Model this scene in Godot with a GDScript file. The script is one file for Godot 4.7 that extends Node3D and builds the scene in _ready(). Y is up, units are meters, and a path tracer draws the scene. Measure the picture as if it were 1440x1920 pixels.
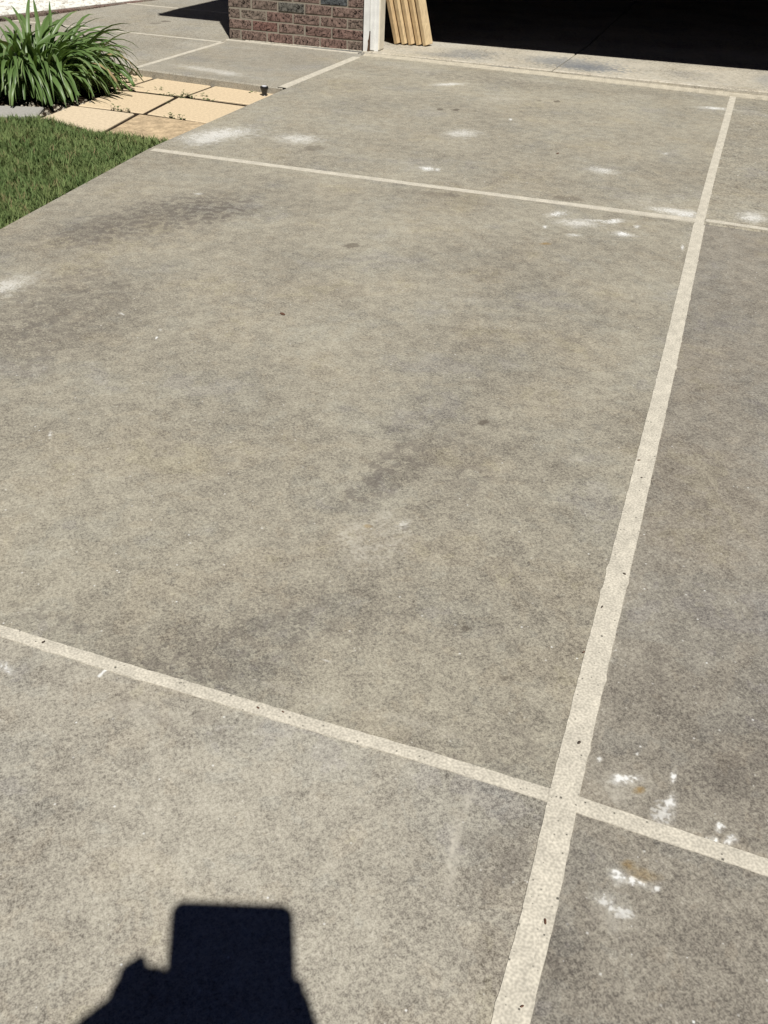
extends Node3D
# A concrete driveway running up to an open garage, seen over the tablet of the person who takes the picture.
# Axes: x along the garage front, -z towards the garage, y = 0 is the top of the driveway. The camera stands over x = z = 0.

const SUN_DIR := Vector3(-0.2950, -0.8406, -0.4543)
const EYE := Vector3(0, 1.25, 0)
const RT := Vector3(0.944, 0.039, -0.328)
const UPV := Vector3(-0.217, 0.823, -0.525)
const BK := Vector3(0.249, 0.567, 0.785)
const LIT := 1.345         # brightness of a sunlit white level surface, used to turn seen colours into base colours

var rng := RandomNumberGenerator.new()
var used := {}
var M := {}

# ---------------------------------------------------------------- naming and tagging
func numbered(called: String) -> String:
	if not used.has(called):
		used[called] = 0
		return called
	used[called] += 1
	return "%s_%03d" % [called, used[called]]

func tag(o: Node, label := "", category := "", group := "", kind := "") -> Node:
	if label: o.set_meta("label", label)
	if category: o.set_meta("category", category)
	if group: o.set_meta("group", group)
	if kind: o.set_meta("kind", kind)
	return o

func thing(called: String, label: String, category: String, at := Vector3.ZERO, group := "") -> Node3D:
	var o := Node3D.new()
	o.name = numbered(called)
	add_child(o)
	o.position = at
	tag(o, label, category, group)
	return o

func setting(called: String) -> Node3D:
	var o := Node3D.new()
	o.name = numbered(called)
	add_child(o)
	o.set_meta("kind", "structure")
	return o

func put(mesh: Mesh, m: Material, called: String, parent: Node) -> MeshInstance3D:
	var o := MeshInstance3D.new()
	o.mesh = mesh
	o.material_override = m
	o.cast_shadow = GeometryInstance3D.SHADOW_CASTING_SETTING_ON
	if parent == self:
		o.name = numbered(called)
	else:
		o.name = called
	parent.add_child(o, true)
	return o

# ---------------------------------------------------------------- shapes
func begin() -> SurfaceTool:
	var st := SurfaceTool.new()
	st.begin(Mesh.PRIMITIVE_TRIANGLES)
	return st

func done(st: SurfaceTool) -> ArrayMesh:
	st.generate_normals()
	return st.commit()

# a triangle turned so that its front looks away from c
func tri_out(st: SurfaceTool, a: Vector3, b: Vector3, c: Vector3, from: Vector3) -> void:
	var n := (b - a).cross(c - a)
	var away := (a + b + c) / 3.0 - from
	st.set_smooth_group(-1)
	if n.dot(away) > 0.0:
		for p in [a, c, b]: st.add_vertex(p)
	else:
		for p in [a, b, c]: st.add_vertex(p)

func quad_out(st: SurfaceTool, a: Vector3, b: Vector3, c: Vector3, d: Vector3, from: Vector3) -> void:
	tri_out(st, a, b, c, from)
	tri_out(st, a, c, d, from)

# a box with chamfered edges, 44 triangles
func add_block(st: SurfaceTool, s: Vector3, bev: float, t := Transform3D(), wob := 0.0) -> void:
	var h := s / 2.0
	var p := {}
	for sx in [-1, 1]:
		for sy in [-1, 1]:
			for sz in [-1, 1]:
				var w := Vector3(rng.randf_range(-wob, wob), rng.randf_range(-wob, wob), rng.randf_range(-wob, wob))
				var sg := Vector3(sx, sy, sz)
				for ax in 3:
					var q := (h - Vector3(bev, bev, bev))
					q[ax] = h[ax]
					p[[sx, sy, sz, ax]] = t * (q * sg + w)
	var o: Vector3 = t * Vector3.ZERO
	for ax in 3:
		var u := (ax + 1) % 3
		var v := (ax + 2) % 3
		for s1 in [-1, 1]:
			var k := func(a: int, b: int, which: int):
				var g := [0, 0, 0, which]
				g[ax] = s1; g[u] = a; g[v] = b
				return p[g]
			quad_out(st, k.call(-1, -1, ax), k.call(1, -1, ax), k.call(1, 1, ax), k.call(-1, 1, ax), o)
			for s2 in [-1, 1]:
				quad_out(st, k.call(s2, -1, ax), k.call(s2, 1, ax), k.call(s2, 1, u), k.call(s2, -1, u), o)
	for sx in [-1, 1]:
		for sy in [-1, 1]:
			for sz in [-1, 1]:
				tri_out(st, p[[sx, sy, sz, 0]], p[[sx, sy, sz, 1]], p[[sx, sy, sz, 2]], o)

func block(s: Vector3, bev: float, t := Transform3D(), wob := 0.0) -> ArrayMesh:
	var st := begin()
	add_block(st, s, bev, t, wob)
	return done(st)

func span(a: Vector3, b: Vector3, bev := 0.004) -> ArrayMesh:      # a block between two corners
	return block((b - a).abs(), bev, Transform3D(Basis(), (a + b) / 2.0))

# a slab over a polygon of (x, z): top, worn edge, sides; height of the top from a callable; uv laid over rect
func slab(poly: PackedVector2Array, top: Callable, thick: float, bev: float, rect: Rect2) -> ArrayMesh:
	var st := begin()
	var mid := Vector2.ZERO
	for q in poly: mid += q / poly.size()
	var inner := PackedVector2Array()
	var offs := Geometry2D.offset_polygon(poly, -bev, Geometry2D.JOIN_MITER)
	var n := poly.size()
	inner = offs[0] if offs.size() == 1 and offs[0].size() == n else poly
	if inner.size() == n:                                             # line the rings up
		var best := 0
		for i in n:
			if inner[i].distance_to(poly[0]) < inner[best].distance_to(poly[0]): best = i
		var same := Geometry2D.is_polygon_clockwise(inner) == Geometry2D.is_polygon_clockwise(poly)
		var turned := PackedVector2Array()
		for i in n: turned.append(inner[(best + (i if same else n - i)) % n])
		inner = turned
	var from := Vector3(mid.x, top.call(mid) - thick / 2.0, mid.y)
	var v := func(q: Vector2, y: float):
		return Vector3(q.x, y, q.y)
	var emit := func(a: Vector3, b: Vector3, c: Vector3, upright := false):
		var nn := (b - a).cross(c - a)
		var away := (a + b + c) / 3.0 - from
		st.set_smooth_group(-1)
		for w in ([a, c, b] if nn.dot(away) > 0.0 else [a, b, c]):
			var lay := Vector2(w.x + w.z * 0.7, w.z * 0.2 + w.y) if upright else Vector2(w.x, w.z)
			st.set_uv(Vector2((lay.x - rect.position.x) / rect.size.x, (lay.y - rect.position.y) / rect.size.y))
			st.add_vertex(w)
	var idx := Geometry2D.triangulate_polygon(inner)
	for i in range(0, idx.size(), 3):
		var t := [inner[idx[i]], inner[idx[i + 1]], inner[idx[i + 2]]]
		emit.call(v.call(t[0], top.call(t[0])), v.call(t[1], top.call(t[1])), v.call(t[2], top.call(t[2])))
	for i in n:
		var j := (i + 1) % n
		var a := poly[i]
		var b := poly[j]
		var c := inner[j]
		var d := inner[i]
		var ya: float = top.call(a) - bev * 0.8
		var yb: float = top.call(b) - bev * 0.8
		var A: Vector3 = v.call(a, ya); var B: Vector3 = v.call(b, yb)
		var C: Vector3 = v.call(c, top.call(c)); var D: Vector3 = v.call(d, top.call(d))
		emit.call(A, B, C); emit.call(A, C, D)
		var E: Vector3 = v.call(a, top.call(a) - thick); var F: Vector3 = v.call(b, top.call(b) - thick)
		emit.call(E, F, B, true); emit.call(E, B, A, true)
	return done(st)

func flat(_q: Vector2) -> float: return 0.0
func lane(x0: float, z0: float, x1: float, z1: float) -> PackedVector2Array:
	return PackedVector2Array([Vector2(x0, z0), Vector2(x1, z0), Vector2(x1, z1), Vector2(x0, z1)])

# a bead of joint sealant along a line of (x, z) with ragged edges, a little proud of the slabs
func bead(pts: Array, width: float, high: float, top: Callable, seed_n: int, ragged := 0.0008) -> ArrayMesh:
	var st := begin()
	var r := RandomNumberGenerator.new()
	r.seed = seed_n
	var rows := []
	for s in pts.size() - 1:
		var a: Vector2 = pts[s]
		var b: Vector2 = pts[s + 1]
		var n := maxi(2, int(a.distance_to(b) / 0.016))
		var along := (b - a).normalized()
		var side := Vector2(-along.y, along.x)
		for i in n + (1 if s == pts.size() - 2 else 0):
			var c := a.lerp(b, float(i) / n)
			var w := width / 2.0
			var l := w + r.randf_range(-ragged, ragged) + (r.randf_range(0, ragged * 4.0) if r.randf() < 0.05 else 0.0)
			var q := w + r.randf_range(-ragged, ragged) + (r.randf_range(0, ragged * 4.0) if r.randf() < 0.05 else 0.0)
			var y: float = top.call(c)
			var row := []
			for k in [[-l, -0.004], [-l * 0.93, high * 0.85], [-w * 0.4, high], [w * 0.4, high], [q * 0.93, high * 0.85], [q, -0.004]]:
				var p2: Vector2 = c + side * k[0]
				row.append(Vector3(p2.x, y + k[1] + (r.randf_range(-0.0004, 0.0004) if k[1] > 0 else 0.0), p2.y))
			rows.append(row)
	for i in rows.size() - 1:
		for k in 5:
			var from: Vector3 = (rows[i][2] + rows[i][3]) / 2.0 - Vector3(0, 0.3, 0)
			quad_out(st, rows[i][k], rows[i + 1][k], rows[i + 1][k + 1], rows[i][k + 1], from)
	return done(st)

# ---------------------------------------------------------------- materials
func lin(r: float, g: float, b: float) -> Color:
	return Color(r, g, b).linear_to_srgb()

func mat(c: Color, rough := 0.9, spec := 0.3) -> StandardMaterial3D:
	var m := StandardMaterial3D.new()
	m.albedo_color = c
	m.roughness = rough
	m.metallic_specular = spec
	return m

func noise(seed_n: int, freq: float, oct := 1, kind := FastNoiseLite.TYPE_SIMPLEX_SMOOTH) -> FastNoiseLite:
	var n := FastNoiseLite.new()
	n.seed = seed_n
	n.noise_type = kind
	n.frequency = freq
	n.fractal_type = FastNoiseLite.FRACTAL_FBM if oct > 1 else FastNoiseLite.FRACTAL_NONE
	n.fractal_octaves = oct
	return n

func grey(n: FastNoiseLite, w: int, h: int) -> PackedByteArray:
	var im := n.get_image(w, h, false, false, true)
	im.convert(Image.FORMAT_L8)
	return im.get_data()

func grey_soft(n: FastNoiseLite, w: int, h: int, k: int) -> PackedByteArray:    # made small, then enlarged
	var im := n.get_image(w / k, h / k, false, false, true)
	im.convert(Image.FORMAT_L8)
	im.resize(w, h, Image.INTERPOLATE_CUBIC)
	return im.get_data()

func seen(r: float, g: float, b: float) -> Color:      # the base colour of a level sunlit thing from the colour it shows
	var c := Color(r / 255.0, g / 255.0, b / 255.0).srgb_to_linear()
	return Color(c.r / LIT, c.g / LIT, c.b / LIT).linear_to_srgb()

# a repeating grain texture multiplied with a colour: ramp of [position, grey]
func grain(seed_n: int, size: int, layers: Array, lo: float, hi: float, tint := Color.WHITE) -> ImageTexture:
	var acc := PackedFloat32Array()
	acc.resize(size * size)
	var total := 0.0
	for l in layers:
		var n := noise(seed_n + int(l[0] * 1000), l[0], int(l[2]) if l.size() > 2 else 1)
		var im := n.get_seamless_image(size, size, false, false, 0.1, true)
		im.convert(Image.FORMAT_L8)
		var d := im.get_data()
		for i in size * size: acc[i] += d[i] * l[1]
		total += l[1]
	var out := PackedByteArray()
	out.resize(size * size * 3)
	for i in size * size:
		var v: float = clampf((acc[i] / total / 255.0 - 0.5) * 1.7 + 0.5, 0, 1)
		v = lerpf(lo, hi, v) * 255.0
		out[i * 3] = int(clampf(v * tint.r, 0, 255)); out[i * 3 + 1] = int(clampf(v * tint.g, 0, 255)); out[i * 3 + 2] = int(clampf(v * tint.b, 0, 255))
	return ImageTexture.create_from_image(Image.create_from_data(size, size, false, Image.FORMAT_RGB8, out))

func triplanar(m: StandardMaterial3D, tex: Texture2D, metres: float, world := true) -> StandardMaterial3D:
	m.albedo_texture = tex
	m.uv1_triplanar = true
	m.uv1_world_triplanar = world
	m.uv1_scale = Vector3.ONE / metres
	return m

# ---------------------------------------------------------------- worn concrete
# stains found on the slabs: kind, centre x z, half axes u v as x z, strength.
# w white crust, p pale bloom, k blotchy grey film, o pale ring, g slate stain, d dark spot, r rust, m grey mottling, l paler mottling
const STAINS := [
	["k",-2.056,-3.453,0.230,-0.290,0.126,0.203,1.00],["k",-1.937,-3.552,0.121,-0.099,0.069,0.126,0.80],["k",-2.234,-3.070,0.117,-0.143,0.088,0.122,0.80],
	["k",-1.939,-2.502,0.132,-0.270,0.178,0.212,0.55],["k",-1.809,-2.152,0.086,-0.155,0.152,0.170,0.50],["k",-0.595,-1.942,0.054,-0.104,0.043,0.067,0.90],
	["k",-0.611,-1.791,0.050,-0.072,0.030,0.048,0.70],["k",-0.500,-2.095,0.057,-0.085,0.035,0.069,0.45],["k",-0.402,-1.942,0.065,-0.090,0.030,0.061,0.45],
	["k",-0.623,-1.250,0.115,-0.142,0.056,0.071,0.50],["k",-0.771,-1.104,0.124,-0.011,0.018,0.046,0.60],["k",-1.036,-1.136,0.101,-0.009,0.016,0.030,0.60],
	["k",-0.244,-1.071,0.108,-0.003,0.002,0.023,0.40],["k",-0.114,-1.146,0.054,-0.001,0.002,0.073,0.40],["k",-0.089,-0.928,0.054,-0.020,0.016,0.065,0.50],
	["k",0.000,-0.779,0.042,-0.016,0.014,0.069,0.40],["k",-0.678,-0.998,0.148,-0.006,0.008,0.025,0.50],["o",-0.532,-1.627,0.078,-0.046,0.037,0.089,0.80],
	["p",-0.150,-0.905,0.013,-0.003,0.015,0.095,1.00],["p",-0.153,-1.011,0.012,-0.002,0.006,0.042,0.80],["p",-0.503,-1.129,0.150,-0.003,0.003,0.015,0.50],
	["p",-0.263,-1.133,0.103,-0.002,0.002,0.017,0.50],["p",-0.757,-0.988,0.118,-0.012,0.010,0.023,0.50],["p",-0.175,-2.146,0.077,-0.032,0.005,0.026,0.50],
	["p",-0.703,-3.071,0.126,-0.026,0.009,0.038,0.50],["p",-0.237,-1.404,0.072,-0.052,0.008,0.020,0.30],["k",-1.593,-6.972,0.662,-0.066,0.035,0.151,0.50],
	["k",-2.071,-5.907,0.189,-0.056,0.050,0.145,0.30],["k",0.263,-1.229,0.051,-0.020,0.003,0.096,0.40],["k",0.099,-1.440,0.029,-0.003,-0.001,0.123,0.40],
	["w",-3.419,-6.280,0.221,0.024,0.030,0.060,0.55],["w",-3.237,-6.239,0.085,-0.003,0.032,0.067,0.60],["p",-3.347,-6.258,0.285,0.011,0.058,0.118,0.80],
	["p",-4.051,-6.299,0.079,-0.051,0.129,0.209,0.90],["w",-4.004,-6.257,0.036,-0.023,0.063,0.103,0.40],["p",-3.965,-7.098,0.185,-0.034,0.067,0.127,0.80],
	["p",-3.531,-7.217,0.170,-0.015,0.040,0.086,0.60],["p",-4.138,-7.593,0.175,-0.031,0.062,0.119,0.50],["d",-4.675,-7.938,0.036,-0.026,0.022,0.039,0.80],
	["d",-4.695,-7.814,0.043,-0.031,0.022,0.038,0.50],["p",-2.263,-7.127,0.234,-0.022,0.037,0.121,0.60],["p",-1.328,-7.135,0.295,-0.028,0.019,0.097,0.40],
	["g",-1.15,-7.72,0.42,0.05,0.0,0.26,1.0],["g",-1.0,-7.6,0.25,0.0,0.0,0.14,0.8],["g",-1.95,-7.75,0.22,0.0,0.0,0.22,0.6],
	["g",-2.1,-7.58,0.3,0.0,0.0,0.10,0.5],["g",-0.3,-7.7,0.2,0.0,0.0,0.2,0.35],["g",0.25,-7.75,0.15,0.0,0.0,0.3,0.6],
	["p",-2.3,-7.9,0.25,0.0,0.0,0.15,0.8],["p",-0.7,-7.9,0.3,0.0,0.0,0.2,0.8],
	["w",-2.513,-4.717,.116,-.149,.055,.100,1.000],["w",-2.521,-4.584,.043,-.089,.044,.075,.700],["p",-2.514,-4.690,.137,-.155,.087,.160,.600],
	["w",-2.106,-4.836,.100,-.037,.035,.084,.750],["p",-2.134,-4.796,.110,-.060,.054,.124,.600],["d",-1.964,-4.701,.048,-.026,.021,.049,.600],
	["w",-2.173,-2.522,.026,-.086,.040,.042,.700],["p",-2.156,-2.557,.056,-.094,.052,.060,.700],["w",-1.357,-5.382,.074,-.041,.023,.084,.750],
	["p",-1.354,-5.370,.090,-.050,.029,.107,.500],["w",-1.806,-6.673,.084,-.071,.013,.044,.900],["p",-1.811,-6.691,.127,-.077,.030,.106,.400],
	["p",-1.384,-6.382,.122,-.072,.027,.112,.800],["w",-1.321,-4.599,.037,-.004,.010,.037,1.000],["w",-1.271,-4.604,.009,-.005,.008,.028,.800],
	["w",-1.194,-5.853,.009,-.005,.006,.027,1.000],["w",-.525,-4.973,.063,.003,.006,.051,.800],["p",-.522,-4.952,.088,-.008,.010,.081,.500],
	["p",-.556,-6.964,.115,-.034,.009,.091,.600],["w",-.086,-6.833,.091,-.018,.002,.043,.900],["p",.094,-6.832,.078,.013,.000,.051,.600],
	["p",-.260,-4.518,.097,-.023,.010,.111,.800],["w",-.135,-4.442,.087,-.009,.002,.041,1.000],["w",-.080,-4.418,.054,-.013,.003,.049,1.000],
	["p",-.128,-4.445,.105,-.018,.006,.099,.500],["w",.204,-4.509,.058,-.017,.001,.074,.900],["p",.217,-4.541,.081,-.024,.001,.100,.600],
	["w",-.602,-4.167,.036,-.033,.008,.037,.800],["w",-.495,-4.083,.078,-.019,.006,.044,.800],["p",-.485,-4.089,.109,-.026,.011,.073,.600],
	["w",-.617,-3.969,.008,-.004,.004,.021,1.000],["w",-.361,-4.173,.036,-.033,.005,.029,.900],["w",-.405,-4.160,.087,-.026,.002,.015,.600],
	["w",-.300,-4.018,.039,-.000,.002,.028,1.000],["w",-.488,-3.912,.025,-.008,.003,.020,.700],["p",-.583,-3.801,.032,-.015,.010,.052,.600],
	["r",-.572,-3.757,.020,-.009,.004,.019,1.000],["w",-.257,-4.146,.011,-.005,.003,.022,.700],["w",-.266,-5.480,.016,-.009,.002,.023,.600],
	["w",-.054,-3.958,.006,-.003,.003,.040,.800],["p",.079,-1.129,.046,-.018,.006,.045,.650],["w",.079,-1.144,.021,-.010,.002,.009,1.000],
	["w",.064,-1.141,.006,-.002,.001,.008,1.000],["r",.102,-1.129,.010,-.005,.001,.008,.900],["p",.125,-1.146,.033,-.017,.003,.018,.200],
	["w",.155,-1.180,.005,-.001,-.000,.012,1.000],["w",.156,-1.124,.008,-.001,-.001,.016,.850],["w",.147,-1.095,.016,-.002,-.001,.026,.600],
	["w",.234,-1.102,.007,-.003,.000,.008,1.000],["w",.227,-1.075,.009,-.003,.000,.006,.900],["w",.250,-1.083,.009,-.008,.003,.007,.800],
	["w",.231,-1.108,.003,-.001,.000,.004,1.000],["w",.254,-1.092,.003,-.001,.000,.004,1.000],["w",.090,-.956,.007,-.009,.007,.009,1.000],
	["w",.114,-.954,.021,.002,-.001,.008,1.000],["w",.151,-.953,.007,-.004,.001,.005,.800],["r",.105,-.980,.012,-.002,-.000,.010,.700],
	["r",.128,-.971,.026,-.003,-.001,.014,.450],["p",.086,-.898,.037,-.014,.006,.043,.500],["w",.081,-.906,.015,.006,-.003,.009,.600],
	["w",.109,-.896,.018,-.003,-.000,.009,.700],["p",.105,-.874,.033,-.012,.003,.021,.500],["w",.033,-1.173,.005,-.002,.001,.006,.800],
	["w",.092,-1.209,.003,-.001,.000,.004,.800],["p",-.538,-1.624,.072,-.043,.038,.092,.500],["r",-.565,-1.664,.010,-.004,.003,.008,.600],
	["w",-.493,-1.698,.016,-.006,.005,.016,.400],["d",-1.266,-3.402,.026,-.013,.011,.029,.800],["d",-.441,-2.237,.014,-.009,.004,.014,1.000],
	["d",-.268,-1.412,.008,-.003,.002,.008,.700],["d",-.165,-1.304,.008,-.003,.001,.005,.700],["d",-.484,-1.690,.009,-.004,.003,.010,.600],
	["d",-.570,-1.196,.005,-.002,.002,.005,.300],
	["d",-1.642,-5.901,.020,-.012,.008,.028,1.000],["d",-1.549,-5.938,.023,-.013,.008,.029,1.000],["d",-1.042,-6.510,.019,-.011,.006,.033,1.000],
	["d",-1.147,-6.467,.015,-.009,.005,.024,.700],["d",-1.133,-4.213,.095,-.016,.008,.032,.400],["d",-.611,-4.413,.071,-.012,.006,.042,.500],
	["w",-.856,-1.042,.003,.002,-.002,.008,1.000],
	["w",-.855,-1.055,.003,.002,-.002,.008,1.000],["w",-1.030,-.995,.017,.004,.002,.009,.700],["w",-1.017,-.988,.010,.004,.000,.004,.800],
	["w",-1.509,-2.357,.004,-.002,.005,.009,1.000],["w",-1.703,-2.473,.013,.004,.003,.007,.800],["w",-2.105,-3.737,.016,-.008,.006,.010,.700],
	["w",-1.452,-1.735,.005,-.002,.010,.014,.600],["w",-1.529,-2.414,.004,-.002,.004,.007,.600],["w",-.491,-1.226,.010,-.000,.001,.003,.500],
	["m",-2.056,-3.453,.196,-.303,.112,.177,.900],["m",-2.251,-3.132,.092,-.114,.083,.115,.700],["m",-1.808,-2.369,.158,-.299,.243,.293,.750],
	["m",-1.822,-3.569,.118,-.059,.050,.102,.600],["m",-.580,-1.961,.059,-.113,.056,.089,1.000],["m",-.603,-1.807,.059,-.085,.034,.057,.800],
	["m",-.396,-2.025,.089,-.076,.034,.095,.450],["m",-.604,-1.258,.150,-.184,.074,.095,.650],["m",-.659,-1.141,.121,-.016,.024,.065,.550],
	["m",-.510,-2.182,.141,-.462,.170,.238,.350],["m",-.202,-1.486,.121,-.048,.057,.245,.300],["m",-.720,-3.285,.341,-.068,.071,.317,.350],
	["m",-.442,-2.895,.257,-.116,.089,.425,.300],["l",-1.192,-3.577,.506,-.096,.138,.438,.700],["l",-1.055,-2.758,.204,-.319,.138,.266,.500],
	["l",-1.234,-1.699,.206,-.191,.108,.143,.500],["l",-1.065,-1.230,.128,-.103,.081,.095,.500],["l",-.717,-2.125,.180,-.165,.072,.157,.400],
	["l",-2.368,-4.009,.386,-.003,.122,.239,.500],["m",-.081,-.931,.056,-.009,.009,.107,.700],["m",-.006,-.810,.044,-.007,.005,.100,.600],
	["l",-.144,-.897,.017,-.004,.014,.094,.600],["l",-.490,-.776,.198,-.127,.101,.140,.450],["l",-.242,-.689,.138,-.083,.047,.080,.500],
	["m",-.587,-1.001,.144,-.006,.014,.051,.500],["m",-.744,-.807,.118,-.045,.042,.063,.350],["l",-.378,-1.019,.165,-.006,.007,.045,.400],
	["m",.181,-1.260,.105,-.041,.011,.151,.400],["m",-.019,-2.745,.062,.008,.004,.792,.300],["l",.032,-1.414,.038,-.015,.012,.088,.450],
	["l",.155,-1.629,.062,-.025,.010,.140,.400],["m",.254,-1.226,.051,-.020,.004,.108,.500],["l",.131,-1.216,.052,-.020,.006,.060,.300],
	["l",-1.739,-6.673,.840,-.166,.121,.460,.500],["m",-1.659,-6.932,.751,-.009,.053,.225,.400],["m",-.462,-4.899,.503,-.115,.048,.396,.400],
	["m",-1.297,-4.175,.341,-.039,.033,.111,.300],["m",-1.822,-4.510,.298,-.030,.055,.148,.350],["l",-1.827,-4.190,.482,.001,.045,.116,.400]]

var _a: PackedByteArray; var _b: PackedByteArray; var _c: PackedByteArray; var _d: PackedByteArray; var _e: PackedByteArray; var _z: PackedByteArray
var _lut: PackedInt32Array; var _w: int; var _rows: Array; var _kf: int; var _km: int; var _kc: int; var _off: int

func _row(y: int) -> void:
	var out := PackedByteArray()
	out.resize(_w * 3)
	var i := y * _w
	var h := hash(y * 7919 + 17) & 0x7fffffff
	for x in _w:
		h = (h * 1103515245 + 12345) & 0x7fffffff
		# a cream skin of cement lies on greyer sand: it is whole, thin or gone, patch by patch
		var skin: int = (_b[i] - 128) * _km / 64 + (_c[i] - 128) * _kc / 64 + (_z[i] - 128) * 4
		skin = clampi(skin, -165, 150)
		var t: int = _off + skin * 58 / 256 + (_a[i] - 128) * _kf / 256 + (((h >> 11) ^ (h >> 19)) & 127) * 3 / 4 - 48
		t = clampi(t, 0, 255) * 3
		var hue: int = (_d[i] - 128) / 22 + (_e[i] - 128) / 34
		var o := x * 3
		out[o] = clampi(_lut[t] + hue / 2, 0, 255)
		out[o + 1] = clampi(_lut[t + 1] + hue / 4, 0, 255)
		out[o + 2] = clampi(_lut[t + 2] - hue / 2, 0, 255)
		i += 1
	_rows[y] = out

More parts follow.
